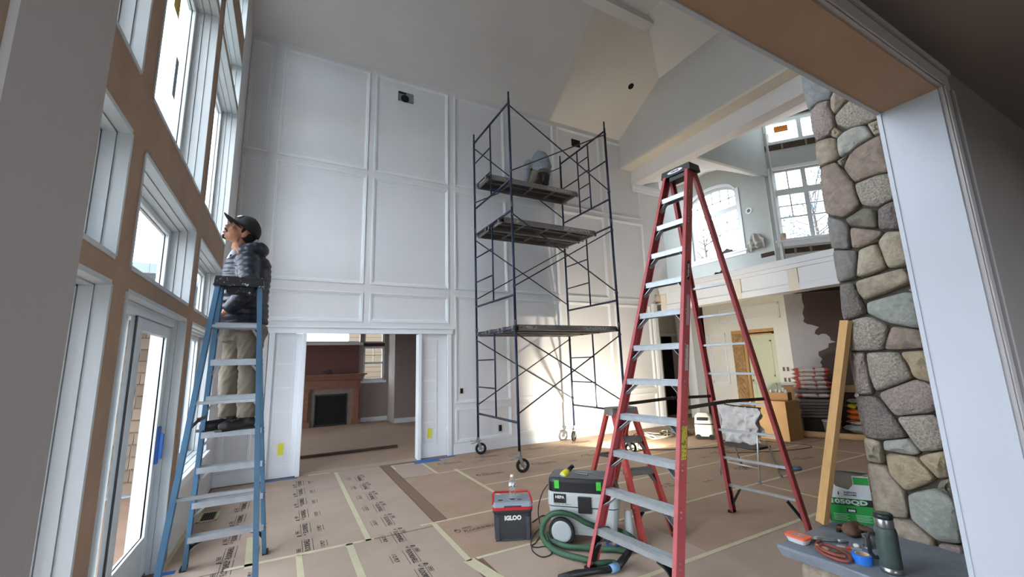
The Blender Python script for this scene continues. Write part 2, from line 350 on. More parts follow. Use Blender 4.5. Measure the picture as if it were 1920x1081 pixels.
for ci, (c0, c1) in enumerate(COLS):
    for ri, (z0, z1) in enumerate(ROWS):
        w += 1
        zz0 = .64 if (ci == 2 and ri == 0) else z0
        door = ri == 0 and ci == 1
        d = struct(MB(), ('door_3' if door else 'window_%d' % w), TRIM) if False else empty_struct('door_3' if door else 'window_%d' % w)
        # three stepped boards on each side of the recess
        jm = MB(); zt, zb = z1, zz0
        for k, (xa, xb, t) in enumerate(((XL+.006, XL-.055, .0), (XL-.058, XL-.115, .008), (XL-.118, GX-.03, .018))):
            jm.box(xb, xa, c0-.02, c0+.006+t, zb, zt).box(xb, xa, c1-.006-t, c1+.02, zb, zt).box(xb, xa, c0, c1, zt-.006-t, zt+.02)
            if not door and not (ci < 2 and ri == 0): jm.box(xb, xa, c0, c1, zb-.02, zb+.006+t)
        build(jm, 'jamb_board', JAMBB, d)
        if ci == 2 and ri == 0:
            build(B(XL-.1, XL+.05, c0-.04, c1+.04, zb-.045, zb).box(XL-.1, XL+.02, c0-.02, c1+.02, zb-.12, zb-.045), 'window_sill', TRIM, d, bevel=.005)
        if not door:
            a0, a1, b0, b1 = c0+.024, c1-.024, zb+(.024 if zb else 0), zt-.024
            fr = MB(); t = .055
            fr.box(GX-.03, GX+.03, a0, a0+t, b0, b1).box(GX-.03, GX+.03, a1-t, a1, b0, b1).box(GX-.029, GX+.029, a0+t, a1-t, b0, b0+t).box(GX-.029, GX+.029, a0+t, a1-t, b1-t, b1)
            build(fr, 'sash', VINYL, d, bevel=.004)
            build(B(GX-.004, GX+.004, a0+t, a1-t, b0+t, b1-t), 'glass_pane', GLASS, d)
            if (ci, ri) == (1, 2):
                build(B(GX+.005, GX+.009, 4.27, 4.36, 4.0, 4.38), 'paper_sticker', mat('sticker_grey', '#7d868a', .6), d)
                build(B(GX+.005, GX+.009, 4.02, 4.19, 4.68, 4.92), 'yellow_sticker', mat('sticker_yellow', '#b79a3a', .6), d)
        else:
            X0 = -.955
            fr = MB().box(X0-.09, X0+.06, 3.09, 4.69, 1.995, 2.055).box(X0-.07, X0+.05, 3.10, 4.68, 0.0, .03)
            build(fr, 'door_frame', VINYL, d, bevel=.003)
            for nm, p0, p1, xx in (('door_leaf', 3.745, 4.685, X0+.02), ('door_leaf', 3.095, 3.78, X0-.04)):
                st = .11; q = MB().box(xx-.022, xx+.022, p0, p0+st, .03, 1.99).box(xx-.022, xx+.022, p1-st, p1, .03, 1.99).box(xx-.021, xx+.021, p0+st, p1-st, .03, .32).box(xx-.021, xx+.021, p0+st, p1-st, 1.90, 1.99)
                leaf = build(q, nm, VINYL, d, bevel=.003)
                build(B(xx-.005, xx+.005, p0+st, p1-st, .32, 1.90), 'glass_pane', GLASS, leaf)
            build(B(X0+.030, X0+.037, 3.715, 3.744, .03, 1.995), 'weather_strip', BLACK, d)
            hd = MB().box(-.913, -.895, 4.60, 4.65, .86, 1.16).box(-.90, -.87, 4.61, 4.64, .90, 1.10)
            build(hd, 'door_handle', BLUETAPE, d, bevel=.006)
            build(B(-1.0, -.9, 3.12, 4.66, .0, .028), 'door_track', mat('dark_track', '#3a3634', .6), d)

# ---- outside, seen through the glass
ew = struct(B(-4.2, -1.15, 7.72, 7.9, -.4, 2.75).box(-1.62, -1.15, 7.66, 7.74, -.4, 2.6).box(-4.2, -1.15, 7.6, 7.9, 2.6, 2.8).box(-4.2, -1.3, 7.62, 7.72, -.1, .0).box(-4.2, -1.16, 6.3, 7.72, 2.78, 2.9), 'exterior_wall', mat('exterior_white', '#8d999f', .6))  # overhanging eave slab is added to shade the shingles
shm = [MB().add([(0, 0, 0), (wd-.006, 0, 0), (wd-.006, .03, .16), (0, .03, .16), (0, .03, 0), (wd-.006, .03, 0)], [(0, 1, 2, 3), (0, 4, 5, 1), (1, 5, 2), (0, 3, 4)]).mesh('shingle', sm)
       for wd, sm in ((.16, mat('cedar_a', '#6a5a4b', .8)), (.13, mat('cedar_b', '#615243', .8)), (.19, mat('cedar_c', '#726253', .8)))]
for r in range(16):
    x = -3.0 - (r % 3)*.05
    while x < -1.68:
        k = random.randrange(3); link('shingle', shm[k], ew, loc=(x, 7.69, .02+r*.16)); x += (.16, .13, .19)[k]
struct(B(-60, 80, -40, 90, -.9, -.4), 'ground_outside', mat('pale_ground', '#55574c', .9, n=.3, c2='#4b4d44'))

# ---- great room ceiling
SL = .577
def zc(y): return 7.255 + SL*(YB-y)
m = MB().prism([(XL-.3, YB, zc(YB)), (5.18, YB, zc(YB)), (4.95, 5.2, zc(5.2)), (XL-.3, 5.2, zc(5.2))], (0, .06, .12))
m.box(XL-.3, 6.4, .3, 5.2, 8.58, 8.7)
struct(m, 'ceiling', PRIMER)
m = MB().prism([(5.18, YB, zc(YB)), (7.38, YB, zc(YB)), (7.38, 6.03, 8.09), (6.32, 5.32, 8.50), (6.2, 5.2, 8.58), (4.95, 5.2, zc(5.2))], (0, .06, .12))
c2 = struct(m, 'ceiling_plaster', BEIGECEIL); c2.name = 'ceiling_2'
struct(MB().prism([(7.39, 6.12, 8.085), (6.30, 5.40, 8.525), (6.1, 5.2, 8.60), (6.1, .3, 8.60), (7.39, .3, 8.085)], (0, 0, .12)), 'ceiling_3', mat('ceiling_light', '#d6d4d1', .8))
struct(B(XL, 6.34, 5.17, 5.40, 8.44, 8.62), 'trim_4', PRIMER)
struct(B(7.38, 7.5, .3, YB, 6.51, 8.2), 'wall_upper', mat('upper_wall', '#cbc9c6', .8, n=.8, c2='#c3c1be'))
struct(MB().box(7.37, 7.72, .3, YB, 6.45, 6.509), 'trim_5', mat('soffit_cream', '#dcd4c5', .7))
struct(B(7.70, 8.0, .3, YB, 6.08, 6.449), 'trim_6', PRIMER)
struct(B(-1.3, 10.0, .2, 9.8, 9.1, 9.2).box(-1.3, 8.7, YB+.161, YB+.26, 6.9, 9.1).box(-1.3, -1.14, .2, 7.7, 9.2, 9.21), 'roof', DARK)  # unseen box added to stop sky leaking through ceiling gaps
# ---- loft vault, ruled between the beam and the head of the window wall
Q = [(9.35, 7.15), (8.6, 7.0), (7.85, 6.93), (7.4, 6.98), (6.96, 6.90), (6.5, 6.62), (6.09, 6.31), (5.67, 6.12)]
m = MB(); rows = []
for i, (qy, qz) in enumerate(Q):
    t = i/(len(Q)-1); P = Vector((7.86, YB-t*(YB-5.67), 6.08)); Qv = Vector((10.72, qy, qz)); rows.append([P.lerp(Qv, s/6) for s in range(7)])
vs = [v for r in rows for v in r]; m.add(vs, [(i*7+k, i*7+k+1, (i+1)*7+k+1, (i+1)*7+k) for i in range(len(rows)-1) for k in range(6)])
struct(m, 'ceiling_loft', PRIMER, smooth=True)
struct(MB().prism([(7.86, 5.67, 6.08), (10.72, 5.67, 6.12), (10.72, 5.67, 8.8), (9.6, 5.67, 8.8)], (0, .08, 0)), 'wall_cheek', GREYWALL)
dx, dy = .643, -.766                                                   # direction of the slanted wall
def sl(t, n=0): return (10.7 + dx*t - dy*n*-1*-1, 5.67 + dy*t + dx*n)   # t along, n behind (away from the room)
def slp(t, n, z): return Vector((10.7 + dx*t + .766*n, 5.67 + dy*t + .643*n, z))
m = MB().prism([(7.86, 5.67, 6.1), (9.7, 5.67, 8.8), slp(5, .3, 8.8), (7.86, .3, 6.1)], (0, 0, .1)); struct(m, 'ceiling_4', PRIMER)
# ---- loft wall with the arched window (plane x = 10.7) and the slanted wall with two windows
WY0, WY1, WZ0, WZS, WZP = 6.60, 8.14, 4.42, 6.05, 6.40
def arch(y):
    t = (y-(WY0+WY1)/2)/((WY1-WY0)/2); return WZS + (WZP-WZS)*math.sqrt(max(0, 1-t*t*.98))
m = MB().box(10.7, 10.85, 5.6, WY0, 2.9, 7.3).box(10.7, 10.85, WY1, 9.6, 2.9, 7.3).box(10.7, 10.85, WY0, WY1, 2.9, WZ0)
N = 14
for i in range(N):
    a, b = WY0+(WY1-WY0)*i/N, WY0+(WY1-WY0)*(i+1)/N
    m.prism([(10.7, a, arch(a)), (10.7, b, arch(b)), (10.7, b, 7.3), (10.7, a, 7.3)], (.15, 0, 0))
m.box(8.72, 10.85, 9.45, 9.6, 2.9, 7.3)
wall_loft = struct(m, 'wall_loft', GREYWALL)
win = empty_struct('window_20')
m = MB(); ar = [WY0+(WY1-WY0)*i/N for i in range(N+1)]
def archband(mb, w0, w1, x0, x1, dz=0):
    for i in range(N):
        a, b = ar[i], ar[i+1]; mb.prism([(x0, a, arch(a)+w0), (x0, b, arch(b)+w0), (x0, b, arch(b)+w1), (x0, a, arch(a)+w1)], (x1-x0, 0, 0))
archband(m, -.005, .09, 10.675, 10.70)
m.box(10.675, 10.70, WY0-.09, WY0, WZ0, WZS+.12).box(10.675, 10.70, WY1, WY1+.09, WZ0, WZS+.12)
build(m, 'window_casing', TRIM, win)
build(B(10.64, 10.72, WY0-.14, WY1+.14, WZ0-.05, WZ0).box(10.675, 10.7, WY0-.1, WY1+.1, WZ0-.13, WZ0-.05), 'window_sill', TRIM, win)
m = MB(); archband(m, -.07, 0, 10.74, 10.79); m.box(10.74, 10.79, WY0, WY0+.06, WZ0, WZS+.1).box(10.74, 10.79, WY1-.06, WY1, WZ0, WZS+.1).box(10.742, 10.788, WY0+.06, WY1-.06, WZ0, WZ0+.06).box(10.735, 10.795, WY0, WY1, 5.60, 5.72)
mid = (WY0+WY1)/2; m.box(10.738, 10.792, mid-.045, mid+.045, WZ0, 5.6)
build(m, 'sash', VINYL, win)
m = MB()
for k in range(1, 6): y = WY0 + k*(WY1-WY0)/6; m.box(10.757, 10.777, y-.015, y+.015, 5.72, arch(y)-.05)
m.box(10.757, 10.777, WY0, WY1, 5.975, 6.005)
for s0, s1 in ((WY0+.06, mid-.045), (mid+.045, WY1-.06)):
    y = (s0+s1)/2; m.box(10.757, 10.777, y-.015, y+.015, 5.05, 5.6); m.box(10.757, 10.777, s0, s1, 5.305, 5.335); m.box(10.75, 10.78, s0, s1, 5.03, 5.07)
build(m, 'muntin', VINYL, win)
m = MB()
for i in range(N): a, b = ar[i], ar[i+1]; m.prism([(10.764, a, WZ0), (10.764, b, WZ0), (10.764, b, arch(b)), (10.764, a, arch(a))], (.006, 0, 0))
build(m, 'glass_pane', GLASS, win)
def sbox(mb, t0, t1, n0, n1, z0, z1):
    return mb.prism([slp(t0, n0, z0), slp(t1, n0, z0), slp(t1, n1, z0), slp(t0, n1, z0)], (0, 0, z1-z0))
SW = [(.06, 1.75, 4.40, 6.25), (.02, 1.9, 6.97, 7.62)]
m = MB(); sbox(m, -.1, .06, 0, .15, 2.9, 8.8); sbox(m, 1.9, 6, 0, .15, 2.9, 8.8); sbox(m, .06, 1.9, 0, .15, 2.9, 4.40); sbox(m, .06, 1.9, 0, .15, 6.25, 6.97); sbox(m, .06, 1.9, 0, .15, 7.62, 8.8); sbox(m, 1.75, 1.9, 0, .15, 4.4, 6.25)
wall_sl = struct(m, 'wall_right', GREYWALL)
win = empty_struct('window_21')
m = MB(); a, b, c, d = SW[0]; sbox(m, a-.08, a, -.02, 0, c, d+.08); sbox(m, b, b+.08, -.02, 0, c, d+.08); sbox(m, a-.079, b+.079, -.022, 0, d, d+.079); build(m, 'window_casing', TRIM, win)
m = MB(); sbox(m, a-.12, b+.12, -.06, .02, c-.05, c); sbox(m, a-.09, b+.09, -.02, 0, c-.16, c-.05); build(m, 'window_sill', TRIM, win)
m = MB(); T = .05
for (t0, t1) in ((a, a+T), (b-T, b), (.70, .80)): sbox(m, t0, t1, .04, .09, c, d)
for z0, z1 in ((c, c+T), (d-T, d), (5.58, 5.74)): sbox(m, a+.01, b-.01, .042, .088, z0, z1)
build(m, 'sash', VINYL, win)
m = MB()
for s0, s1 in ((a+T, .70), (.80, b-T)):
    q = (s0+s1)/2; sbox(m, q-.016, q+.016, .055, .075, 5.0, d); sbox(m, s0, s1, .055, .075, 5.275, 5.305); sbox(m, s0, s1, .05, .08, 4.97, 5.01)
build(m, 'muntin', VINYL, win)
m = MB(); sbox(m, a, b, .062, .068, c, d); build(m, 'glass_pane', GLASS, win)
win = empty_struct('window_22')
m = MB(); a, b, c, d = SW[1]
for (t0, t1) in ((a, a+.07), (b-.07, b), (.76, .86)): sbox(m, t0, t1, -.01, .09, c, d)
for z0, z1 in ((c, c+.07), (d-.08, d)): sbox(m, a+.01, b-.01, -.008, .088, z0, z1)
build(m, 'sash', VINYL, win)
m = MB(); sbox(m, a, b, .062, .068, c, d); build(m, 'glass_pane', GLASS, win)
m = MB(); sbox(m, .27, .58, .05, .058, 7.30, 7.47); build(m, 'orange_sticker', mat('sticker_orange', '#d99326', .6, n=25, c2='#c25a20'), win)
m = MB(); sbox(m, -.02, 1.95, -.012, 0, 6.80, 6.95); sbox(m, -.08, -.02, -.012, 0, 6.80, 7.66); sbox(m, .3, 2.0, -.012, 0, 7.68, 7.90); build(m, 'rough_opening', mat('rough_gap', '#2c221b', .9, n=12, c2='#4a382b'), wall_sl)
m = MB()
for t in (.36, .88, 1.45): sbox(m, t, t+.04, -.02, 0, 6.80, 6.95)
build(m, 'stud', mat('stud_grey', '#7b7269', .8), wall_sl)
m = MB(); sbox(m, .10, 2.6, -.008, 0, 4.05, 4.18); build(m, 'rough_opening', MATS['rough_gap'], wall_sl)
m = MB()
for t in (.3, .62, 1.05, 1.35): sbox(m, t, t+.05, -.015, 0, 4.04, 4.19)
build(m, 'stud', MATS['stud_grey'], wall_sl)
build(B(10.69, 10.7, 5.80, 6.14, 4.07, 4.18), 'rough_opening', MATS['rough_gap'], wall_loft)

# ---- trees and branches outside the loft windows
TW = mat('branch_bark', '#5d5350', .9); TL = mat('rust_leaves', '#6e5350', .9); TG = mat('pine_needles', '#5f6c76', .9)
def tree(x, y, h, leafm, label, seed, spread=1.6):
    rnd = random.Random(seed); t = thing('tree', label, 'tree', (x, y, -.4))
    m = MB().tube([(x, y, -.4), (x+.1, y, h*.5), (x, y+.1, h)], [.16, .11, .03], 6); L = MB()
    for i in range(34):
        z = h*(.35+.62*rnd.random()); a = rnd.random()*6.28; l = spread*(.5+rnd.random())
        p = Vector((x, y, z)); q = p + Vector((math.cos(a)*l, math.sin(a)*l, l*.5)); mid_ = (p+q)/2 + Vector((0, 0, .15))
        m.tube([p, mid_, q], [.03, .02, .006], 4)
        for k in range(26 if leafm is TL else 90):
            c = mid_.lerp(q, rnd.random()*1.2) + Vector((rnd.gauss(0, .16), rnd.gauss(0, .16), rnd.gauss(0, .16))); s = .05 if leafm is TL else .06
            n1 = Vector((rnd.gauss(0, 1), rnd.gauss(0, 1), rnd.gauss(0, 1))).normalized(); n2 = n1.orthogonal().normalized()
            L.add([c-n1*s, c+n2*s, c+n1*s, c-n2*s], [(0, 1, 2, 3)])
    build(m, 'branches', TW, t); f = build(L, 'foliage', leafm, t); f['kind'] = 'stuff'
tree(17.0, 12.2, 7.2, TL, 'bare rust-leaved tree outside the arched loft window', 3)
tree(19.5, 8.7, 8.8, TG, 'pale evergreen tree outside the square loft window', 5, 2.0)

# ---- loft edge beam, loft floor, rooms under the loft
lb = MB().box(8.18, 8.5, .3, 7.30, 2.75, 3.34).box(8.13, 8.5, .3, 7.30, 3.24, 3.36).box(8.15, 8.2, .3, 7.30, 3.16, 3.24).box(8.16, 8.2, .3, 7.30, 2.75, 2.88)
balcony = struct(lb, 'balcony_beam', mat('beam_paint', '#dcdee0', .5), bevel=.006)
for y0, y1 in ((7.12, 7.28), (5.18, 5.30), (4.08, 4.26)): build(B(8.157, 8.5, y0, y1, 2.748, 3.155), 'joint_tape', mat('joint_tape', '#dcd3c2', .7), balcony)
struct(B(8.3, 15.5, .3, 9.6, 3.02, 3.26), 'floor_loft', mat('loft_floor', '#b9a48c', .8))
cl = struct(B(8.5, 15.5, .3, 9.6, 2.97, 3.019), 'ceiling_under_loft', CREAM)
build(MB().prism([(9.45, 5.36, 2.962), (9.68, 5.22, 2.962), (10.2, 5.2, 2.962), (12.5, 2.5, 2.962), (11.9, 2.2, 2.962), (10.03, 4.31, 2.962), (9.68, 4.82, 2.962)], (0, 0, .004)), 'ceiling_hole', DARK, cl)
# doorway wall under the loft: panelled, with a paper-wrapped opening and a pale green door
X1 = 10.1
m = MB()
ycuts = [5.42, 5.75, 6.83, 7.6]
m.box(X1, X1+.12, 5.42, 5.75, 0, 3).box(X1, X1+.12, 6.83, 7.6, 0, 3).box(X1, X1+.12, 5.75, 6.83, 2.23, 3)
wu = struct(m, 'wall_under_loft', CREAM)
def fieldpanel(par, x, y0, y1, z0, z1):
    q = MB()
    for (t, h) in ((0, .018), (.03, .010)):
        q.box(x-h, x, y0+t, y1-t, z0+t, z0+t+.02).box(x-h, x, y0+t, y1-t, z1-t-.02, z1-t).box(x-h, x, y0+t, y0+t+.02, z0+t, z1-t).box(x-h, x, y1-t-.02, y1-t, z0+t, z1-t)
    build(q, 'panel_moulding', TRIM, par)
fieldpanel(wu, X1, 5.55, 7.15, 2.45, 2.82); fieldpanel(wu, X1, 7.0, 7.5, .9, 2.2)
d4 = empty_struct('door_4')
build(B(X1+.05, X1+.09, 5.75, 6.52, .01, 2.10), 'door_leaf', mat('pale_green_door', '#c3c7ab', .6), d4)
q = MB()
for z0, z1 in ((.2, .95), (1.1, 1.95)): q.box(X1+.04, X1+.05, 5.87, 6.40, z0, z0+.03).box(X1+.04, X1+.05, 5.87, 6.40, z1-.03, z1).box(X1+.04, X1+.05, 5.87, 5.90, z0, z1).box(X1+.04, X1+.05, 6.37, 6.40, z0, z1)
build(q, 'door_moulding', MATS['pale_green_door'], d4)
build(MB().ball((X1+.02, 6.42, 1.0), .03), 'door_knob', STEEL, d4, smooth=True)
build(B(X1-.005, X1+.1, 5.75, 6.83, 2.15, 2.23).box(X1-.002, X1+.1, 6.46, 6.53, 0, 2.15).box(X1-.003, X1+.1, 5.80, 6.5, 2.09, 2.12), 'door_frame', WOODL, d4)
m = MB(); rnd = random.Random(4)
ny, nzz = 9, 40; g = [[(X1+.01-.035*rnd.random(), 6.53+.29*i/(ny-1), 2.15*j/(nzz-1)) for i in range(ny)] for j in range(nzz)]
m.add([v for r in g for v in r], [(j*ny+i, j*ny+i+1, (j+1)*ny+i+1, (j+1)*ny+i) for j in range(nzz-1) for i in range(ny-1)])
build(m, 'wrapping_paper', mat('crumpled_brown_paper', '#b08a5c', .5, n=14, c2='#8a6a44'), d4)
def uw(t, n, z): return Vector((10.1 + .643*t + .766*n, 5.42 - .766*t + .643*n, z))   # slanted wall under the loft
def ubox(mb, t0, t1, n0, n1, z0, z1): return mb.prism([uw(t0, n0, z0), uw(t1, n0, z0), uw(t1, n1, z0), uw(t0, n1, z0)], (0, 0, z1-z0))
m = MB(); ubox(m, 0, 6.5, 0, .12, 0, 3); wb = struct(m, 'wall_far_right', mat('drywall_grey', '#b8b4b4', .8, n=1.2, c2='#aeaaaa'))
rag = [(.36, 2.965), (.35, 2.8), (.37, 2.66), (.32, 2.51), (.34, 2.40), (.31, 2.32), (.38, 2.26), (.46, 2.24), (.59, 2.18), (.52, 2.12), (.49, 2.04), (.56, 2.0), (.62, 2.03), (.70, 2.02), (.76, 1.95), (.77, 1.88), (.86, 1.84), (.72, 1.81), (.70, 1.72), (.62, 1.68), (.51, 1.64), (.50, 1.56), (.56, 1.48), (.51, 1.40), (.54, 1.33), (.49, 1.28), (.51, 1.18), (.42, 1.10), (.50, 1.07), (.41, .98), (.42, .0), (5.5, 0), (5.5, 2.965)]
m = MB(); fl = [uw(t, -.004, z) for t, z in rag]
fl = fl[::-1]; m.add(fl, [tuple(range(len(fl)))]); build(m, 'brown_paint', mat('dark_brown_paint', '#5a4a45', .8, n=2, c2='#524340'), wb)
# hallway behind the panelled wall, white corner pier
struct(B(8.16, 8.2, YB+.161, 9.4, 0, 3).box(8.2, 9.45, 8.6, 8.72, 0, 3).box(9.45, 10.05, 8.6, 8.72, 2.22, 3).box(10.05, 10.9, 8.6, 8.72, 0, 3), 'wall_hall', CREAM)
struct(B(9.4, 10.1, 8.73, 8.78, 0, 2.3), 'door_5', DARK)  # black sheet painting the unlit dark inside the doorway
struct(B(9.60, 9.95, 7.62, 7.74, 0, 3).box(9.80, 9.95, 7.74, 8.05, 0, 3), 'wall_pier', mat('pier_white', '#d9dde0', .6))
struct(B(9.38, 9.46, 8.57, 8.6, 0, 2.3).box(9.46, 10.12, 8.57, 8.6, 2.22, 2.3), 'trim_7', TRIM)

# ---- near room (where the camera stands): cased opening, walls, ceiling
YF, YN, XJ, XK, ZS = .845, .62, 2.752, -.290, 2.865
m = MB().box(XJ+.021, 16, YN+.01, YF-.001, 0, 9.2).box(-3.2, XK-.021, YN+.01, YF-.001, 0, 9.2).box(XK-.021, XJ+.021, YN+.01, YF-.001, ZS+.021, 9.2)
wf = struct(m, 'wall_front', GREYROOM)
struct(B(XJ, XJ+.02, YN, YF, 0, ZS).box(XJ-.006, XJ+.09, YF, YF+.018, 0, ZS+.09), 'trim_8', JAMBW)
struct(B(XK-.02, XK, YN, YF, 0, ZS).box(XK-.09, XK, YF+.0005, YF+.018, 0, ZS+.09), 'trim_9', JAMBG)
struct(B(XK-.02, XJ+.02, YN, YF, ZS, ZS+.02), 'trim_10', SOFFIT)
struct(B(XK-.09, XJ+.09, YF, YF+.018, ZS-.006, ZS+.09), 'trim_11', JAMBW)
# casing on the near side
cz = mat('casing_paint', '#a9a5a4', .55)
struct(MB().box(XJ+.008, XJ+.115, YN-.018, YN+.01, 0, ZS+.0079).box(XJ+.012, XJ+.03, YN-.026, YN-.019, 0, ZS+.0079).box(XJ+.095, XJ+.12, YN-.03, YN-.0181, 0, ZS+.0079), 'trim_12', cz, bevel=.002)
struct(MB().box(XK-.115, XJ+.115, YN-.0175, YN+.01, ZS+.008, ZS+.11).box(XK-.1, XJ+.03, YN-.026, YN-.019, ZS+.012, ZS+.03).box(XK-.12, XJ+.12, YN-.03, YN-.0181, ZS+.095, ZS+.12), 'trim_13', cz, bevel=.002)
struct(MB().box(XK-.115, XK-.008, YN-.018, YN+.01, 0, ZS+.0079), 'trim_14', MDF, bevel=.002)
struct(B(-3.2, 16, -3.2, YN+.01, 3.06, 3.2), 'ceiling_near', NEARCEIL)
struct(B(-3.2, -3.1, -3.2, YN, 0, 3.1).box(6.5, 6.6, -3.2, YN, 0, 3.1).box(-3.2, -1.2, -3.3, -3.2, 0, 3.1).box(3.6, 6.6, -3.3, -3.2, 0, 3.1).box(-1.2, 3.6, -3.3, -3.2, 0, .8).box(-1.2, 3.6, -3.3, -3.2, 2.5, 3.1), 'wall_near_room', GREYROOM)  # gap behind the camera is added to brighten this room
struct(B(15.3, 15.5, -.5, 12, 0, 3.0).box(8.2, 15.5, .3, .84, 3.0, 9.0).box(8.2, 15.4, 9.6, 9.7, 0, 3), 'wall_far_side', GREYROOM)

# ---- room beyond the opening
YR = 13.4  # room x and z values below are scaled about the camera to this depth
m = MB().box(-3.216, 2.069, YR, YR+.15, 0, 2.35).box(-3.216, 0.214, YR, YR+.15, 2.351, 2.692).box(2.681, 6.432, YR, YR+.15, 0, 2.692).box(-3.216, 6.432, YR, YR+.15, 2.693, 2.994)
m.box(1.962, 2.069, YR, YR+.15, 2.351, 2.692).box(2.070, 2.680, YR, YR+.15, 0, 1.193)
TAUPE = mat('taupe_wall', '#9b8f89', .8, n=1.2, c2='#8f837d')
wbk = struct(m, 'wall_beyond', TAUPE)
struct(B(2.809, 2.916, 12.601, YR, 0, 2.833).box(3.538, 3.666, YB+.2, 13.5, 0, 2.833).box(2.809, 3.645, 12.5, 12.6, 0, 2.833), 'wall_beyond_right', TAUPE)
struct(B(-3.323, -3.195, YB+.5, 9.2, 0, 2.833).box(-3.323, -3.195, 12.8, 13.5, 0, 2.833).box(-3.323, -3.195, 9.2, 12.8, 0, .7).box(-3.323, -3.195, 9.2, 12.8, 2.5, 2.833), 'wall_beyond_left', TAUPE)  # the gap in this wall is unseen, added for extra daylight
struct(B(-3.323, 3.752, YB+.161, 13.6, 2.833, 2.94), 'ceiling_beyond', NEARCEIL)
struct(B(-3.216, 1.93, YR-.03, YR-.001, 0, 2.265), 'wall_chimney_breast', mat('red_brown_paint', '#6b4640', .7))
struct(B(-3.216, 2.037, YR-.06, YR-.02, 2.265, 2.34), 'trim_15', TRIM)
w23 = empty_struct('window_23')
build(B(0.322, 1.93, YR+.05, YR+.1, 2.34, 2.383).box(0.322, 1.93, YR+.05, YR+.1, 2.672, 2.715), 'sash', VINYL, w23)
build(B(0.322, 1.93, YR+.07, YR+.076, 2.383, 2.672), 'glass_pane', GLASS, w23)
w24 = empty_struct('window_24')
q = MB()
for z0, z1 in ((1.193, 1.257), (1.686, 1.75), (2.157, 2.222), (2.318, 2.372), (2.629, 2.693)): q.box(2.08, 2.67, YR+.052, YR+.098, z0, z1)
q.box(2.069, 2.123, YR+.05, YR+.1, 1.193, 2.672).box(2.626, 2.68, YR+.05, YR+.1, 1.193, 2.672)
build(q, 'sash', VINYL, w24)
build(B(2.364, 2.385, YR+.06, YR+.09, 1.75, 2.157).box(2.123, 2.626, YR+.06, YR+.09, 1.943, 1.964), 'muntin', VINYL, w24)
build(B(2.123, 2.626, YR+.072, YR+.078, 1.225, 2.672), 'glass_pane', GLASS, w24)
build(B(1.994, 2.744, YR-.04, YR+.05, 1.128, 1.193), 'window_sill', TRIM, w24)
build(B(2.069, 2.68, YR-.01, YR+.1, 2.222, 2.318), 'head_board', WOODD, w24)
struct(B(2.037, 2.809, YR-.012, YR, 0, .13).box(2.819, 3.538, 12.485, 12.5, 0, .13).box(3.522, 3.538, YB+.2, 12.5, 0, .13), 'baseboard_beyond', TRIM)
nh = struct(B(2.2, 6.4, 18, 18.3, -.4, 3.9), 'building', mat('yellow_siding', '#6e6250', .8)); nh['kind'] = 'thing'; tag(nh, 'tan clapboard house wall outside the far window', 'building')
for k in range(19): build(B(2.2, 6.4, 17.97, 18, .2*k, .2*k+.19), 'clapboard', MATS['yellow_siding'], nh)
# fireplace in that room
fp = thing('fireplace', 'wooden fireplace mantel with black firebox in the room beyond the opening', 'fireplace', (1.18, YR-.03, 0))
MW = mat('mantel_wood', '#8a6048', .7, n=3, c2='#775040', stretch=(1, 1, 5))
build(B(0.268, 2.123, YR-.42, YR-.03, 1.386, 1.428).box(0.322, 2.069, YR-.38, YR-.03, 1.343, 1.386).box(0.364, 2.037, YR-.34, YR-.03, 1.278, 1.343), 'mantel_shelf', MW, fp, bevel=.006)
build(B(0.429, 1.972, YR-.25, YR-.03, 1.021, 1.278).box(0.536, 1.865, YR-.27, YR-.25, 1.075, 1.225), 'frieze', MW, fp)
for x0, x1 in ((.429, .643), (1.758, 1.972)): build(B(x0, x1, YR-.25, YR-.03, 0, 1.021).box(x0+.04, x1-.04, YR-.27, YR-.25, 0.099, 0.957).box(x0-.02, x1+.02, YR-.28, YR-.03, 0, .14), 'pilaster', MW, fp, bevel=.004)
build(B(0.643, 0.772, YR-.2, YR-.03, 0, 1.021).box(1.629, 1.758, YR-.2, YR-.03, 0, 1.021).box(0.772, 1.629, YR-.2, YR-.03, 0.871, 1.021), 'stone_surround', mat('surround_stone', '#6e6058', .6, n=9, c2='#857468'), fp)
build(B(0.772, 1.629, YR-.19, YR-.03, 0.012, 0.871), 'firebox', DARK, fp)
build(B(0.772, 1.629, YR-.205, YR-.19, 0.828, 0.871).box(0.772, 1.629, YR-.205, YR-.19, 0.012, 0.05).box(0.772, 0.804, YR-.205, YR-.19, 0.012, 0.871).box(1.597, 1.629, YR-.205, YR-.19, 0.012, 0.871), 'firebox_frame', BLACK, fp)
solo(MB().box(1.018, 1.201, 13.05, 13.2, 1.428, 1.482).box(1.072, 1.168, 13.07, 13.16, 1.482, 1.557).tube([(.92, 13.1, 1.45), (1.0, 13.06, 1.52), (1.07, 13.1, 1.45)], .012, 6), 'tool_kit', mat('tool_dark', '#332e2c', .6), 'small dark tools left on the mantel shelf', 'tools', (1.1, 13.12, 1.43))
solo(B(0.3, 2.069, 8.82, 8.92, 0, .04).box(0.3, 2.037, 8.93, 9.02, 0, .022), 'floor_board', WOODD, 'dark timber board lying on the floor inside the wide opening', 'board', (1.15, 8.9, 0))
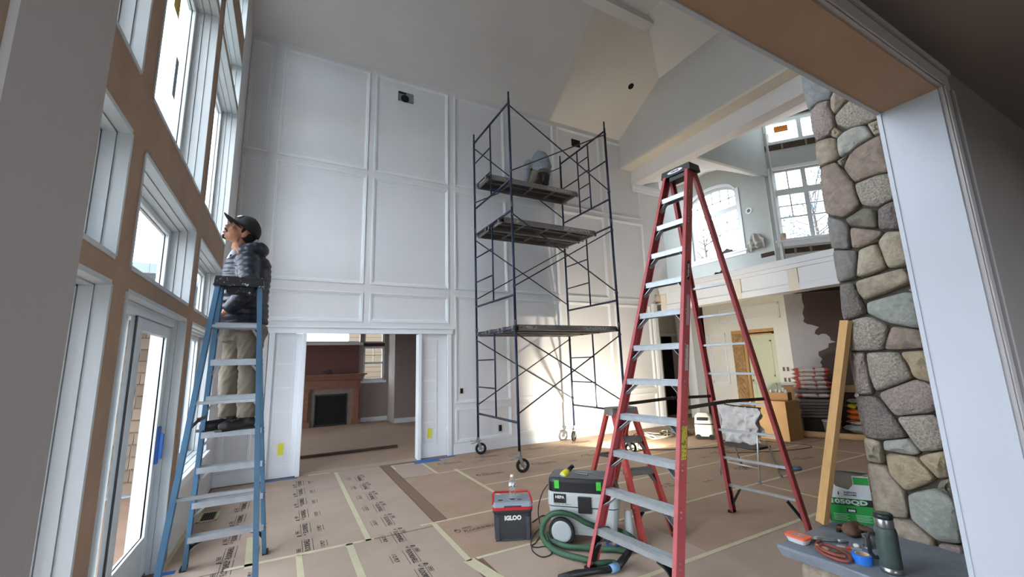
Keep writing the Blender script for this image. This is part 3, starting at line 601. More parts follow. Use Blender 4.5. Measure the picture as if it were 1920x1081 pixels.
STONES = [('slate',[(1.577,3.933),(1.491,3.833),(1.42,3.725),(1.359,3.614),(1.398,3.555),(1.474,3.576),(1.543,3.549),(1.571,3.582),(1.585,3.726)]),('tan',[(1.353,3.61),(1.275,3.485),(1.328,3.455),(1.388,3.419),(1.404,3.482),(1.393,3.558)]),('rose',[(1.538,3.546),(1.474,3.574),(1.402,3.554),(1.404,3.482),(1.388,3.416),(1.393,3.331),(1.434,3.271),(1.539,3.273),(1.567,3.381),(1.561,3.496)]),('speckle',[(1.263,3.474),(1.126,3.275),(1.135,3.24),(1.21,3.238),(1.323,3.255),(1.385,3.332),(1.385,3.401),(1.319,3.45)]),('buff',[(1.201,3.236),(1.128,3.233),(1.123,3.124),(1.174,3.122),(1.192,3.178)]),('buff',[(1.395,3.319),(1.356,3.252),(1.391,3.224),(1.431,3.257),(1.421,3.296)]),('pale',[(1.348,3.25),(1.281,3.256),(1.211,3.233),(1.178,3.126),(1.247,3.113),(1.316,3.077),(1.404,3.068),(1.406,3.157),(1.396,3.22)]),('tan',[(1.544,3.272),(1.437,3.254),(1.4,3.218),(1.404,3.068),(1.446,3.054),(1.553,3.059),(1.569,3.136),(1.56,3.235)]),('speckle',[(1.421,3.048),(1.347,3.062),(1.368,3.017),(1.395,2.982),(1.416,3.016)]),('brown',[(1.343,3.054),(1.286,3.092),(1.175,3.117),(1.124,3.118),(1.125,2.995),(1.126,2.828),(1.199,2.843),(1.342,2.835),(1.39,2.974)]),('brown',[(1.549,3.051),(1.427,3.045),(1.394,2.969),(1.343,2.829),(1.344,2.76),(1.328,2.656),(1.444,2.592),(1.571,2.676),(1.574,2.837)]),('speckle',[(1.339,2.827),(1.199,2.84),(1.123,2.821),(1.126,2.637),(1.234,2.605),(1.323,2.654),(1.34,2.758)]),('grey',[(1.557,2.662),(1.443,2.574),(1.42,2.523),(1.436,2.351),(1.564,2.388),(1.574,2.507)]),('olive',[(1.437,2.584),(1.311,2.633),(1.247,2.593),(1.256,2.455),(1.415,2.524)]),('dark',[(1.238,2.59),(1.185,2.618),(1.123,2.624),(1.125,2.415),(1.254,2.446)]),('brown',[(1.416,2.52),(1.222,2.427),(1.272,2.367),(1.392,2.344),(1.427,2.361)]),('buff',[(1.214,2.423),(1.123,2.4),(1.127,2.168),(1.241,2.16),(1.273,2.361)]),('grey',[(1.56,2.379),(1.396,2.335),(1.434,2.13),(1.561,2.12),(1.568,2.254)]),('buff',[(1.388,2.339),(1.278,2.357),(1.244,2.166),(1.432,2.127)]),('olive',[(1.145,2.161),(1.124,2.169),(1.121,2.091)]),('tan',[(1.444,2.114),(1.152,2.154),(1.128,2.049),(1.406,1.96),(1.439,2.025)]),('dark',[(1.552,2.11),(1.452,2.104),(1.407,1.871),(1.567,1.828),(1.575,1.915)]),('pale',[(1.128,2.023),(1.164,1.997),(1.125,1.969)]),('green',[(1.398,1.95),(1.177,1.991),(1.124,1.969),(1.132,1.735),(1.292,1.787),(1.405,1.871)]),('speckle',[(1.563,1.824),(1.403,1.854),(1.294,1.776),(1.35,1.606),(1.564,1.609),(1.579,1.714)]),('brown',[(1.286,1.772),(1.137,1.731),(1.128,1.608),(1.35,1.606)]),('rose',[(1.565,1.602),(1.462,1.598),(1.458,1.509),(1.449,1.302),(1.567,1.296),(1.576,1.439)]),('speckle',[(1.454,1.599),(1.269,1.593),(1.241,1.507),(1.219,1.42),(1.435,1.319),(1.457,1.44)]),('ochre',[(1.261,1.595),(1.121,1.6),(1.128,1.388),(1.219,1.424),(1.235,1.514)]),('rose',[(1.43,1.316),(1.21,1.418),(1.128,1.385),(1.125,1.254),(1.16,1.207),(1.355,1.164)]),('dark',[(1.574,1.287),(1.438,1.298),(1.356,1.16),(1.308,1.035),(1.466,0.998),(1.567,1.011),(1.581,1.173)]),('slate',[(1.121,1.249),(1.151,1.204),(1.125,1.164)]),('speckle',[(1.35,1.165),(1.157,1.2),(1.13,1.164),(1.129,0.993),(1.252,0.949),(1.305,1.052)]),('buff',[(1.57,1.004),(1.461,0.996),(1.459,0.845),(1.575,0.836)]),('pale',[(1.446,0.998),(1.302,1.036),(1.257,0.948),(1.289,0.927),(1.451,0.936)]),('tan',[(1.572,0.833),(1.458,0.835),(1.371,0.682),(1.376,0.519),(1.569,0.495),(1.577,0.704)]),('ochre',[(1.445,0.917),(1.285,0.926),(1.195,0.8),(1.366,0.684),(1.444,0.784)]),('ochre',[(1.28,0.926),(1.13,0.987),(1.132,0.83),(1.195,0.802)]),('olive',[(1.191,0.795),(1.133,0.827),(1.134,0.705),(1.212,0.75)]),('green',[(1.367,0.677),(1.222,0.745),(1.131,0.701),(1.141,0.444),(1.257,0.427),(1.371,0.52)]),('tan',[(1.57,0.488),(1.372,0.514),(1.263,0.42),(1.324,0.235),(1.343,0.137),(1.588,0.037),(1.578,0.322)]),('rose',[(1.253,0.423),(1.142,0.438),(1.148,0.268),(1.147,0.217),(1.338,0.139),(1.319,0.236)])]  # outlines traced in image pixels, then projected onto the chimney face plane

# ============================================================ FIELDSTONE CHIMNEY AND HEARTH
SC = {'slate': ('#8b8d8c', '#6c7072'), 'tan': ('#aa9d8b', '#857969'), 'rose': ('#a0928a', '#80766f'), 'speckle': ('#aaa294', '#78726a'), 'buff': ('#b3a994', '#938975'),
      'pale': ('#aeada3', '#908f86'), 'brown': ('#9e8d7d', '#736860'), 'grey': ('#8d8a84', '#66635f'), 'olive': ('#85806f', '#625e52'), 'dark': ('#868079', '#615b55'),
      'green': ('#9ea197', '#82867d'), 'ochre': ('#ae9f83', '#8f8067')}
SM = {}
for k, (a, b) in SC.items():
    sp = k in ('speckle', 'dark', 'rose')
    SM[k] = mat('stone_'+k, a, .88, n=(80 if sp else 20), c2=b, bump=((48, 1.0) if sp else (26, .9)), thresh=((.38, .68) if sp else (.28, .75)))
def stone_mb(poly, depth, to3, seed, gap=.007, bulge=.035):
    rnd = random.Random(seed); P = [Vector(p) for p in poly]; c = sum(P, Vector((0, 0)))/len(P)
    for cut in (.11, .22):                                           # round the corners
        P = [q for i in range(len(P)) for q in (P[i].lerp(P[(i+1) % len(P)], cut), P[i].lerp(P[(i+1) % len(P)], 1-cut))]
    R = max((p-c).length for p in P)
    rings = []
    for inset, h in ((.0005, -.05), (.002, .002), (.007, bulge*.5), (.017, bulge*.78), (.045+R*.1, bulge*.92), (R*.55, bulge*1.0)):
        rg = []
        for p in P:
            d = p-c; l = d.length; q = c + d*max(.12, (l-inset)/l); hh = h
            if h > .01: hh += (noise.noise(Vector((q.x*7, q.y*7, seed*3.1)))*.02 + noise.noise(Vector((q.x*22, q.y*22, seed))))*.012*min(1, h/.03) if h > .02 else 0
            rg.append(to3(q.x, q.y, hh))
        rings.append(rg)
    n = len(P); vs = [v for r in rings for v in r] + [to3(c.x, c.y, bulge)]
    fs = [(i*n+k, i*n+(k+1) % n, (i+1)*n+(k+1) % n, (i+1)*n+k) for i in range(len(rings)-1) for k in range(n)]
    L0 = (len(rings)-1)*n; fs += [(L0+k, L0+(k+1) % n, len(vs)-1) for k in range(n)]
    return MB().add(vs, fs)
XC = 3.645
chim = thing('stone_chimney', 'tall fieldstone chimney column of rounded tan and grey stones beside the white cased opening', 'chimney', (4.1, 1.3, 0))
MORTAR = mat('dark_mortar', '#57524b', .95)
build(B(XC+.03, 4.6, .87, 1.555, 0, 6.9), 'core', MORTAR, chim)
def silh(y): return y
for i, (k, poly) in enumerate(STONES):
    edge = max(p[0] for p in poly) > 1.5
    poly2 = [(min(y, 1.585), z) for y, z in poly]
    def t3(y, z, h, e=edge):                                          # stones at the far corner wrap round it
        if e and y > 1.50 : return (XC - h + max(0, (y-1.50))*.55, y, z)
        return (XC - h, y, z)
    build(stone_mb(poly2, .1, t3, i), 'stone', SM[k], chim, smooth=True)
rnd = random.Random(11); ks = list(SM)
for (z0, z1, cuts) in ((3.96, 4.25, (.9, 1.2, 1.58)), (4.26, 4.6, (.9, 1.32, 1.58)), (4.61, 4.9, (.9, 1.15, 1.58)), (4.91, 5.3, (.9, 1.3, 1.58)), (5.31, 5.6, (.9, 1.2, 1.58)), (5.61, 6.0, (.9, 1.35, 1.58)), (6.01, 6.4, (.9, 1.2, 1.58)), (6.41, 6.85, (.9, 1.3, 1.58)),
                       (.05, .4, (.88, 1.13)), (.42, .85, (.88, 1.12)), (.87, 1.2, (.88, 1.11)), (1.22, 1.6, (.88, 1.11)), (1.62, 2.1, (.88, 1.11)), (2.12, 2.55, (.88, 1.11)), (2.57, 3.0, (.88, 1.11)), (3.02, 3.4, (.88, 1.11)), (3.42, 3.93, (.88, 1.22))):
    for a, b in zip(cuts, cuts[1:]):
        build(stone_mb([(a, z0), (b, z0+.02), (b, z1), (a, z1-.02)], .1, lambda y, z, h: (XC-h, y, z), rnd.randrange(999)), 'stone', SM[rnd.choice(ks)], chim, smooth=True)
for j, (z0, z1) in enumerate(((.42, .8), (.82, 1.3), (1.32, 1.7), (1.72, 2.2), (2.22, 2.6), (2.62, 3.1), (3.12, 3.5), (3.52, 3.95))):   # the far end face
    c0 = (3.70, 4.1 + .1*(j % 2), 4.58)
    for a, b in zip(c0, c0[1:]):
        build(stone_mb([(a, z0), (b, z0), (b, z1), (a, z1)], .1, lambda x, z, h: (x, 1.545+h, z), rnd.randrange(999), bulge=.028), 'stone', SM[rnd.choice(ks)], chim, smooth=True)
hearth = thing('hearth', 'low stone hearth with thick bluestone slab top in the lower right corner', 'hearth', (3.4, 1.4, 0))
m = MB(); rnd = random.Random(5)
out = [(2.865, .90), (2.86, 1.2), (2.868, 1.5), (2.858, 1.795), (3.2, 1.80), (3.6, 1.797), (3.98, 1.79), (4.0, 1.57), (3.63, 1.56), (3.63, .90)]
rings = [[(x+rnd.uniform(-.004, .004)+(0.012 if zz < .36 and x < 2.9 else 0), y-(.012 if zz < .36 and y > 1.7 else 0), zz) for x, y in out] for zz in (.335, .35, .385, .40)]
n = len(out); vs = [v for r in rings for v in r]
m.add(vs, [(i*n+k, i*n+(k+1) % n, (i+1)*n+(k+1) % n, (i+1)*n+k) for i in range(3) for k in range(n)] + [tuple(range(n-1, -1, -1)), tuple(3*n+k for k in range(n))])
build(m, 'slab', BLUESTONE, hearth, bevel=.004)
build(B(2.98, 3.6, .9, 1.70, 0, .335), 'core', MORTAR, hearth)
for (a, b, z0, z1, k) in ((1.40, 1.72, .02, .32, 'tan'), (1.18, 1.39, .12, .32, 'rose'), (.92, 1.17, .02, .32, 'speckle'), (1.18, 1.39, .0, .11, 'grey')):
    build(stone_mb([(a, z0), (b, z0), (b, z1), (a, z1)], .1, lambda y, z, h: (2.97-h, y, z), int(a*100)), 'stone', SM[k], hearth, smooth=True)
for (a, b, z0, z1, k) in ((2.96, 3.25, .02, .32, 'tan'), (3.26, 3.6, .02, .32, 'grey')):
    build(stone_mb([(a, z0), (b, z0), (b, z1), (a, z1)], .1, lambda x, z, h: (x, 1.70+h, z), int(a*100)), 'stone', SM[k], hearth, smooth=True)

# ============================================================ SCAFFOLD TOWER
SX0, SX1, SY0, SY1 = 3.13, 5.26, 5.70, 7.22
scf = thing('scaffold_tower', 'dark blue three-storey rolling scaffold tower against the panelled wall', 'scaffold', (4.2, 6.46, 0))
BASES = (.25, 2.20, 4.15)
for fi, zb in enumerate(BASES):
    for sx in (SX0, SX1):
        q = MB()
        for y in (SY0, SY1): q.tube([(sx, y, zb), (sx, y, zb+1.93)], .0215, 8)
        for z in (zb+.46, zb+1.87): q.tube([(sx, SY0, z), (sx, SY1, z)], .019, 8)
        if fi == 2 and sx == SX1:
            for y in (6.24, 6.60): q.tube([(sx, y, zb+.46), (sx, y, zb+1.87)], .015, 6)
            for k in range(4): q.tube([(sx, 6.24, zb+.72+k*.29), (sx, 6.60, zb+.72+k*.29)], .012, 6)
            for z in (zb+1.25,): q.tube([(sx, SY0, z), (sx, 6.24, z)], .014, 6).tube([(sx, 6.60, z), (sx, SY1, z)], .014, 6)
        else:
            q.tube([(sx, 6.46, zb+.46), (sx, 6.46, zb+1.87)], .015, 6)
            for z in (zb+.93, zb+1.41): q.tube([(sx, 6.46, z), (sx, SY1, z)], .013, 6)
        fr = build(q, 'end_frame', NAVY, scf, smooth=True)
        j = MB()
        for y in (SY0, SY1): j.tube([(sx, y, zb-.03), (sx, y, zb+.06)], .026, 8)
        for y in (SY0, SY1):
            for z in (zb+.60, zb+1.79): j.box(sx-.008, sx+.008, y-.035, y+.035, z-.02, z+.02)
        build(j, 'coupling', mat('taped_coupling', '#6d7168', .5, .4, n=6, c2='#3a3f4a'), fr)
    for y in (SY0-.03, SY1+.03):
        for (za, zc_) in ((zb+.60, zb+1.79), (zb+1.79, zb+.60)):
            if fi == 2 and y > 7 and za > zc_: pass
            build(MB().tube([(SX0, y, za), (SX1, y, zc_)], .0115, 6), 'cross_brace', BRACE, scf)
for y in (SY0, SY1):
    for sx in (SX0, SX1): build(MB().tube([(sx, y, 6.08), (sx, y, 6.22)], .016, 6), 'coupling_pin', NAVY, scf)
def caster(x, y, ang):
    ca, sa = math.cos(ang), math.sin(ang); cx, cy = x+ca*.045, y+sa*.045; ax = (-sa, ca, 0)
    w = MB(); w.lathe([(.060, -.020), (.094, -.020), (.1, -.014), (.1, .014), (.094, .020), (.060, .020), (.060, -.02)], (cx, cy, .102), 24, ax)
    wheel = build(w, 'caster_wheel', RUBBER, scf, smooth=False)
    h = MB().lathe([(.014, -.026), (.026, -.026), (.026, .026), (.014, .026)], (cx, cy, .102), 12, ax)
    for k in range(5):
        a = k*2*math.pi/5; d = Vector((ca*math.cos(a), sa*math.cos(a), math.sin(a))); h.bar(Vector((cx, cy, .102))+d*.02, Vector((cx, cy, .102))+d*.064, .018, .012, ax)
    build(h, 'hub', STEEL, wheel)
    f = MB()
    for s in (-1, 1): f.bar((cx-sa*.032*s, cy+ca*.032*s, .095), (x-sa*.032*s, y+ca*.032*s, .235), .045, .006, (ca, sa, 0))
    f.lathe([(.05, .23), (.05, .25), (.026, .255), (.026, .30)], (x, y, 0), 12)
    f.bar((x-ca*.02, y-sa*.02, .22), (x-ca*.13, y-sa*.13, .19), .03, .012, ax).bar((x-ca*.06, y-sa*.06, .235), (x-ca*.15, y-sa*.15, .245), .02, .01, ax)
    build(f, 'caster_fork', STEEL, scf)
caster(SX0, SY1, -.25); caster(SX0, SY0, -.3); caster(SX1, SY1, -2.6); caster(SX1, SY0, -.6)
def plank(y0, y1, z, xa, xb, label, g):
    t = thing('scaffold_plank', label, 'plank', ((xa+xb)/2, (y0+y1)/2, z-.09), g)
    q = MB().box(xa, xb, y0, y0+.03, z-.09, z).box(xa, xb, y1-.03, y1, z-.09, z).box(xa, xa+.03, y0, y1, z-.09, z-.03).box(xb-.03, xb, y0, y1, z-.09, z-.03)
    build(q, 'side_rail', PLANKM, t)
    build(B(xa+.02, xb-.02, y0+.03, y1-.03, z-.022, z-.008), 'deck', PLY, t)
    for k in range(1, 4):
        x = xa + (xb-xa)*k/4; build(B(x-.011, x+.011, y0+.03, y1-.03, z-.06, z-.023), 'cross_rib', PLANKM, t)
    build(B(xa+.03, xb-.03, (y0+y1)/2-.01, (y0+y1)/2+.01, z-.05, z-.0235), 'centre_rib', PLANKM, t)
    for y in (y0+.06, y1-.06):
        for x, s in ((xa, -1), (xb, 1)): build(MB().box(x, x+s*.045, y-.025, y+.025, z-.05, z-.015).box(x+s*.04, x+s*.055, y-.025, y+.025, z-.09, z-.015) if s > 0 else MB().box(x-.045, x, y-.025, y+.025, z-.05, z-.015).box(x-.055, x-.04, y-.025, y+.025, z-.09, z-.015), 'hook', STEEL, t)
    build(B(xa+.16, xa+.36, y0-.002, y0, z-.068, z-.025), 'printed_plate', mat('plate_print', '#c4c2bd', .6, n=40, c2='#76736f', thresh=(.45, .55)), t)
    build(B(xb-.75, xb-.15, y0-.002, y0, z-.072, z-.018), 'printed_plate', MATS['plate_print'], t)
    for x in (xa+.08, (xa+xb)/2, (xa+xb)/2+.1, xb-.07): build(MB().tube([(x, y0-.003, z-.045), (x, y0+.001, z-.045)], .009, 8), 'rail_bolt', BLACK, t)
xa, xb = SX0+.04, SX1-.04
plank(5.72, 6.20, 2.19, xa, xb, 'scaffold plank on the lowest level, nearest the camera', 'lowest level planks')
plank(6.22, 6.70, 2.19, xa, xb, 'scaffold plank on the lowest level, in the middle', 'lowest level planks')
plank(6.72, 7.20, 2.19, xa, xb, 'scaffold plank on the lowest level, nearest the wall', 'lowest level planks')
plank(6.12, 6.64, 4.10, xa, xb, 'scaffold plank on the middle level, nearer the camera', 'middle level planks')
plank(6.66, 7.18, 4.10, xa, xb, 'scaffold plank on the middle level, nearer the wall', 'middle level planks')
plank(6.62, 7.16, 5.11, xa, xb, 'scaffold plank on the top level under the kneeling worker', 'top level plank')

# ============================================================ LADDERS
def ladder(name, label, P, h, nst, fibre, rear_z, inner=True, capm=BLACK, capw=.1, foot=BLACK, stepd=.085, rail=.085, brand=None, spread_z=1.2, stepm=ALU):
    cx, cy, th, a, S, wb, wt, H, wbr, wtr = P
    u = Vector((math.cos(th), math.sin(th), 0)); sgn = 1 if S > 0 else -1
    v = Vector((-math.sin(th), math.cos(th), 0)); c = Vector((cx, cy, 0))
    def F(s, z): t = z/H; return c + u*((wb*(1-t)+wt*t)/2*s) + v*(a*t) + Vector((0, 0, z))
    def K(s, z): t = z/H; return c + u*((wbr*(1-t)+wtr*t)/2*s) + v*(S*(1-t)+(a+.12*sgn)*t) + Vector((0, 0, z))
    mid = c + v*(S*.5); t = thing(name, label, 'ladder', (mid.x, mid.y, 0))
    vd = v*sgn
    def channel(p, q, s, dep):                                       # C-section rail, flanges turned inward
        m = MB(); m.bar(p, q, dep, .006, vd); d = (q-p).normalized(); dv = (vd - d*vd.dot(d)).normalized()
        for e in (-1, 1):
            o = dv*(dep/2*e); m.bar(p+o-u*s*.014, q+o-u*s*.014, .03, .005, u)
        return m
    for s in (-1, 1):
        off = vd*(rail/2)
        r = build(channel(F(s, .0)+off+u*s*.004, F(s, H-.02)+off+u*s*.004, s, rail), 'front_rail', fibre, t)
        rv = MB()
        for k in range(1, nst+1):
            for dz in (-.012, -.045):
                p = F(s, k*h+dz) + u*s*.008 - vd*.001; rv.tube([p+vd*.03-u*s*.002, p+vd*.03+u*s*.005], .006, 6)
                p2 = F(s, k*h+dz) - u*s*.012; rv.tube([p2-vd*.004, p2+vd*.0], .005, 6)
        rv_ = build(rv, 'rivets', ALU, r); rv_['kind'] = 'stuff'
        off = -vd*(rail*.35)
        build(channel(K(s, .0)+off, K(s, H-.06)+off, s, rail*.7), 'rear_rail', fibre, t)
        p = F(s, 0)+vd*rail/2; build(MB().obox(p+Vector((0, 0, .012)), u*.022, vd*(rail/2+.008), Vector((0, 0, .012))), 'foot', RUBBER, t)
        p = K(s, 0)-vd*rail*.35; build(MB().obox(p+Vector((0, 0, .012)), u*.022, vd*(rail*.4+.006), Vector((0, 0, .012))), 'foot', RUBBER, t)
        # moulded black brackets at the feet
        A_, B_, C_ = F(s, .05)+vd*rail*.5, F(s, h-.05)+vd*rail*.5, F(0, h-.05)*.42 + F(s, h-.05)*.58 + vd*rail*.5
        m = MB(); arc = [A_.lerp(C_, q)+(B_-A_)*(-.0) + (B_-(A_+C_)/2)*(.75*math.sin(math.pi*q)*.6) for q in [i/6 for i in range(7)]]
        for e0, e1 in zip(arc, arc[1:]): m.bar(e0, e1, .06, .012, vd)
        m.bar(A_-u*s*.008, B_-u*s*.008, .06, .01, vd); build(m, 'foot_bracket', foot, t)
        z0 = rear_z[0]; A_, B_, C_ = K(s, .05)-vd*rail*.35, K(s, z0-.03)-vd*rail*.35, (K(0, z0-.03)*.36 + K(s, z0-.03)*.64) - vd*rail*.35
        m = MB().bar(A_, C_, .035, .012, vd); m.bar(A_-u*s*.008, B_-u*s*.008, .04, .01, vd); build(m, 'foot_bracket', foot, t)
    for k in range(1, nst+1):
        z = k*h; p, q = F(-1, z)+vd*stepd/2+u*.006, F(1, z)+vd*stepd/2-u*.006
        m = MB().bar(p-Vector((0, 0, .003)), q-Vector((0, 0, .003)), stepd, .006, vd)
        for e in (-1, 1): m.bar(p+vd*(e*(stepd/2-.002))-Vector((0, 0, .024)), q+vd*(e*(stepd/2-.002))-Vector((0, 0, .024)), .004, .045, vd)
        for e in (-.5, -.2, .15, .45): m.bar(p+vd*(e*stepd*.8)+Vector((0, 0, .001)), q+vd*(e*stepd*.8)+Vector((0, 0, .001)), .004, .003, vd)
        st = build(m, 'step', stepm, t)
        if k < nst+1:
            for s in (-1, 1):
                m = MB(); A_ = F(s, z-.13)+vd*stepd*.5-u*s*.01; B_ = F(0, z-.04)*.38+F(s, z-.04)*.62+vd*stepd*.5
                m.bar(A_, B_, stepd*.5, .004, vd).bar(A_+vd*stepd*.25, B_+vd*stepd*.25, .004, .018, vd)
                build(m, 'step_brace', stepm, st)
    for z in rear_z:
        p, q = K(-1, z)-vd*rail*.35, K(1, z)-vd*rail*.35
        build(MB().bar(p, q, .032, .02, vd), 'rear_rung', stepm, t)
    for s in (-1, 1):                                                # spreader bars
        zf = spread_z; A_, B_ = F(s, zf)+vd*rail-u*s*.02, K(s, zf-.02)-vd*rail*.7-u*s*.02; M_ = (A_+B_)/2 + Vector((0, 0, .015))
        build(MB().bar(A_, M_, .004, .028, u).bar(M_, B_, .004, .028, u).tube([M_-u*.01, M_+u*.01], .016, 8), 'spreader_bar', mat('dark_spreader', '#4a4039', .5, .5), t)
    cen = c + v*(a*1.0) + vd*.055; hw = wt/2+.035
    m = MB(); z0, z1 = H-.065, H+.012
    A = [cen-u*hw-vd*.078, cen+u*hw-vd*.078, cen+u*hw+vd*.105, cen-u*hw+vd*.105]
    T = [cen-u*(hw-.008)-vd*.068, cen+u*(hw-.008)-vd*.068, cen+u*(hw-.008)+vd*.095, cen-u*(hw-.008)+vd*.095]
    vs = [p+Vector((0, 0, z0)) for p in A]+[p+Vector((0, 0, z1)) for p in T]
    m.add(vs, [(3, 2, 1, 0), (4, 5, 6, 7)]+[(i, (i+1) % 4, 4+(i+1) % 4, 4+i) for i in range(4)])
    m.bar(cen-u*hw*.5+vd*.0+Vector((0, 0, z0-.02)), cen+u*hw*.6+Vector((0, 0, z0-.02)), .12, .05, vd)
    cap = build(m, 'top_cap', capm, t, bevel=.006)
    if brand:
        nrm = -vd; o = cen - vd*.0755 + Vector((0, 0, (z0+z1)/2)); uu = u*sgn
        el = MB().add([o+uu*(.085*math.cos(2*math.pi*i/24))+Vector((0, 0, .017*math.sin(2*math.pi*i/24))) - vd*.001 for i in range(24)], [tuple(range(24))])
        build(el, 'oval_badge', mat('badge_white', '#d9d9d6', .5), cap)
        build(text_mb(brand, .022, o-vd*.002, uu, (0, 0, 1), 0, .001), 'badge_lettering', BLACK, cap)
    return t, F, K, u, vd
RED = (2.189, 2.5, -1.471, 1.122, 2.08, .776, .257, 3.444, .727, .259)
lt, F, K, u, vd = ladder('step_ladder', 'tall red fibreglass stepladder with black top in the middle foreground', RED, .286, 11, REDF, [.286*k for k in range(1, 9)], brand='WERNER', spread_z=1.22)
# labels on the near rail
def rail_label(name, s, z0, z1, m_, w0=.012, w1=.075):
    p, q = F(s, z0), F(s, z1); o = u*s*.0095; A = [p+vd*w0+o, p+vd*w1+o, q+vd*w1+o, q+vd*w0+o]
    return build(MB().add(A, [(0, 1, 2, 3)]), name, m_, lt)
rail_label('yellow_label', 1, .88, 1.10, mat('label_yellow', '#b7ab3d', .6, n=60, c2='#4d4a2a', thresh=(.52, .6)))
rail_label('white_label', 1, 1.50, 1.70, mat('label_grey', '#a9a5a4', .6, n=50, c2='#55504f', thresh=(.55, .65)), .03, .07)
rail_label('pale_label', 1, 1.86, 2.12, mat('label_pink', '#b58f90', .6), .03, .07)
o1 = F(1, 2.34)+vd*.045+u*.010; dr = (F(1, 2.44)-F(1, 2.34)).normalized()
build(MB().add([o1+dr*(.10*math.cos(i*.2618))+vd*(.024*math.sin(i*.2618)) for i in range(24)], [tuple(range(24))]), 'oval_badge', BLACK, lt)
build(text_mb('WERNER', .032, o1+u*.001, dr, -vd if u.cross(dr).dot(vd) < 0 else vd, 0, .001), 'badge_lettering', MATS['badge_white'], lt)
BLUE = (-.356, 4.668, .006, -.777, -1.373, .583, .26, 2.302, .572, .292)
ladder('step_ladder', 'blue fibreglass stepladder the man in the black cap stands on', BLUE, .282, 7, BLUEF, [.30, .81, 1.39, 1.93], capm=mat('splattered_black', '#17181a', .5, n=35, c2='#c9c9c6', thresh=(.6, .66)), stepd=.08, rail=.075, spread_z=1.25)
SMALLL = (3.014, 2.922, -.187, .457, 1.167, .36, .24, 1.10, .35, .30)
ladder('small_step_ladder', 'small orange-red stepladder with grey steps behind the tall red ladder', SMALLL, .278, 3, ORANGEF, [.278, .6], capm=mat('worn_grey_step', '#77716d', .6, n=10, c2='#5e5955'), stepd=.10, rail=.07, spread_z=.62, stepm=MATS['worn_grey_step'])
HOSE = [(2.359, 2.753, 0.03), (2.348, 2.825, 0.03), (2.254, 2.877, 0.03), (2.203, 2.984, 0.03), (2.136, 3.109, 0.03), (2.097, 3.234, 0.03), (2.111, 3.398, 0.03), (2.115, 3.478, 0.082), (2.132, 3.46, 0.179), (2.18, 3.412, 0.247), (2.239, 3.352, 0.268), (2.289, 3.3, 0.263), (2.338, 3.251, 0.243), (2.386, 3.202, 0.208), (2.437, 3.15, 0.186), (2.494, 3.092, 0.168), (2.692, 3.147, 0.1), (2.739, 3.07, 0.08), (2.77, 3.028, 0.05), (2.709, 2.946, 0.04), (2.601, 2.915, 0.03), (2.515, 3.0, 0.03), (2.348, 3.139, 0.03), (2.215, 3.269, 0.03), (2.186, 3.42, 0.03), (2.238, 3.566, 0.03)]
NZ = [(1.863, 2.843, 0.03), (2.009, 2.831, 0.03), (2.158, 2.787, 0.03), (2.283, 2.751, 0.03)]
NZC = [(2.269, 2.746, 0.032), (2.337, 2.745, 0.032)]
NZ2 = [(2.332, 2.742, 0.032), (2.425, 2.778, 0.05), (2.516, 2.794, 0.09)]
TR = (2.585, 3.085, 0.0)
CABLE = [(2.183, 3.451, 0.493), (2.113, 3.452, 0.418), (2.081, 3.47, 0.291), (2.343, 3.888, 0.006), (2.271, 3.731, 0.006), (2.088, 3.53, 0.006), (2.007, 3.478, 0.006), (1.957, 3.372, 0.006), (1.965, 3.249, 0.006), (2.044, 3.242, 0.006), (2.097, 3.302, 0.006), (2.095, 3.401, 0.006), (2.024, 3.426, 0.006), (2.008, 3.497, 0.006), (2.145, 3.67, 0.006), (2.35, 3.83, 0.006), (2.466, 3.916, 0.006), (2.486, 4.045, 0.006), (2.293, 3.947, 0.006)]

# ============================================================ THINGS ON THE FLOOR
def frame(O, ux, uy):                                                # local frame matrix: x right, y away, z up
    O = Vector(O); X = Vector((*ux, 0)).normalized(); Y = Vector((-X.y, X.x, 0))
    return Matrix(((X.x, Y.x, 0, O.x), (X.y, Y.y, 0, O.y), (0, 0, 1, O.z), (0, 0, 0, 1)))
# cooler
M = frame((1.76, 3.74, 0), (.905, -.425), None); t = thing('cooler', 'charcoal and red lunch cooler with grey lid on the paper floor', 'cooler', tuple(M @ Vector((.18, .14, 0))))
def sect(m, zs):                                                     # stacked rounded rectangles: (z, x0, x1, y0, y1, r)
    rings = []
    for z, x0, x1, y0, y1, r in zs:
        rg = []
        for cx, cy, a0 in ((x1-r, y1-r, 0), (x0+r, y1-r, 90), (x0+r, y0+r, 180), (x1-r, y0+r, 270)):
            for i in range(5): a = math.radians(a0+90*i/4); rg.append((cx+r*math.cos(a), cy+r*math.sin(a), z))
        rings.append(rg)
    n = 20; vs = [v for r in rings for v in r]
    return m.add(vs, [(i*n+k, i*n+(k+1) % n, (i+1)*n+(k+1) % n, (i+1)*n+k) for i in range(len(rings)-1) for k in range(n)] + [tuple(range(n-1, -1, -1)), tuple((len(rings)-1)*n+k for k in range(n))])
CH = mat('cooler_charcoal', '#303236', .55)
build(sect(MB(), [(0, .02, .34, .02, .25, .03), (.012, .012, .348, .012, .258, .035), (.20, .006, .354, .006, .264, .04), (.225, .004, .356, .004, .266, .04), (.245, -.004, .364, -.004, .274, .04), (.262, -.006, .366, -.006, .276, .04)]).xf(M), 'body', CH, t)
q = MB()
for x in (.02, .30): q.box(x, x+.035, -.001, .02, .0, .2)
q.box(.07, .28, .0, .02, .0, .018)
build(q.xf(M), 'corner_rib', mat('cooler_rib', '#3b3d42', .5), t, bevel=.004)
build(sect(MB(), [(.262, -.008, .368, -.008, .278, .04), (.288, -.008, .368, -.008, .278, .04)]).xf(M), 'red_band', mat('cooler_red', '#b3222c', .4), t)
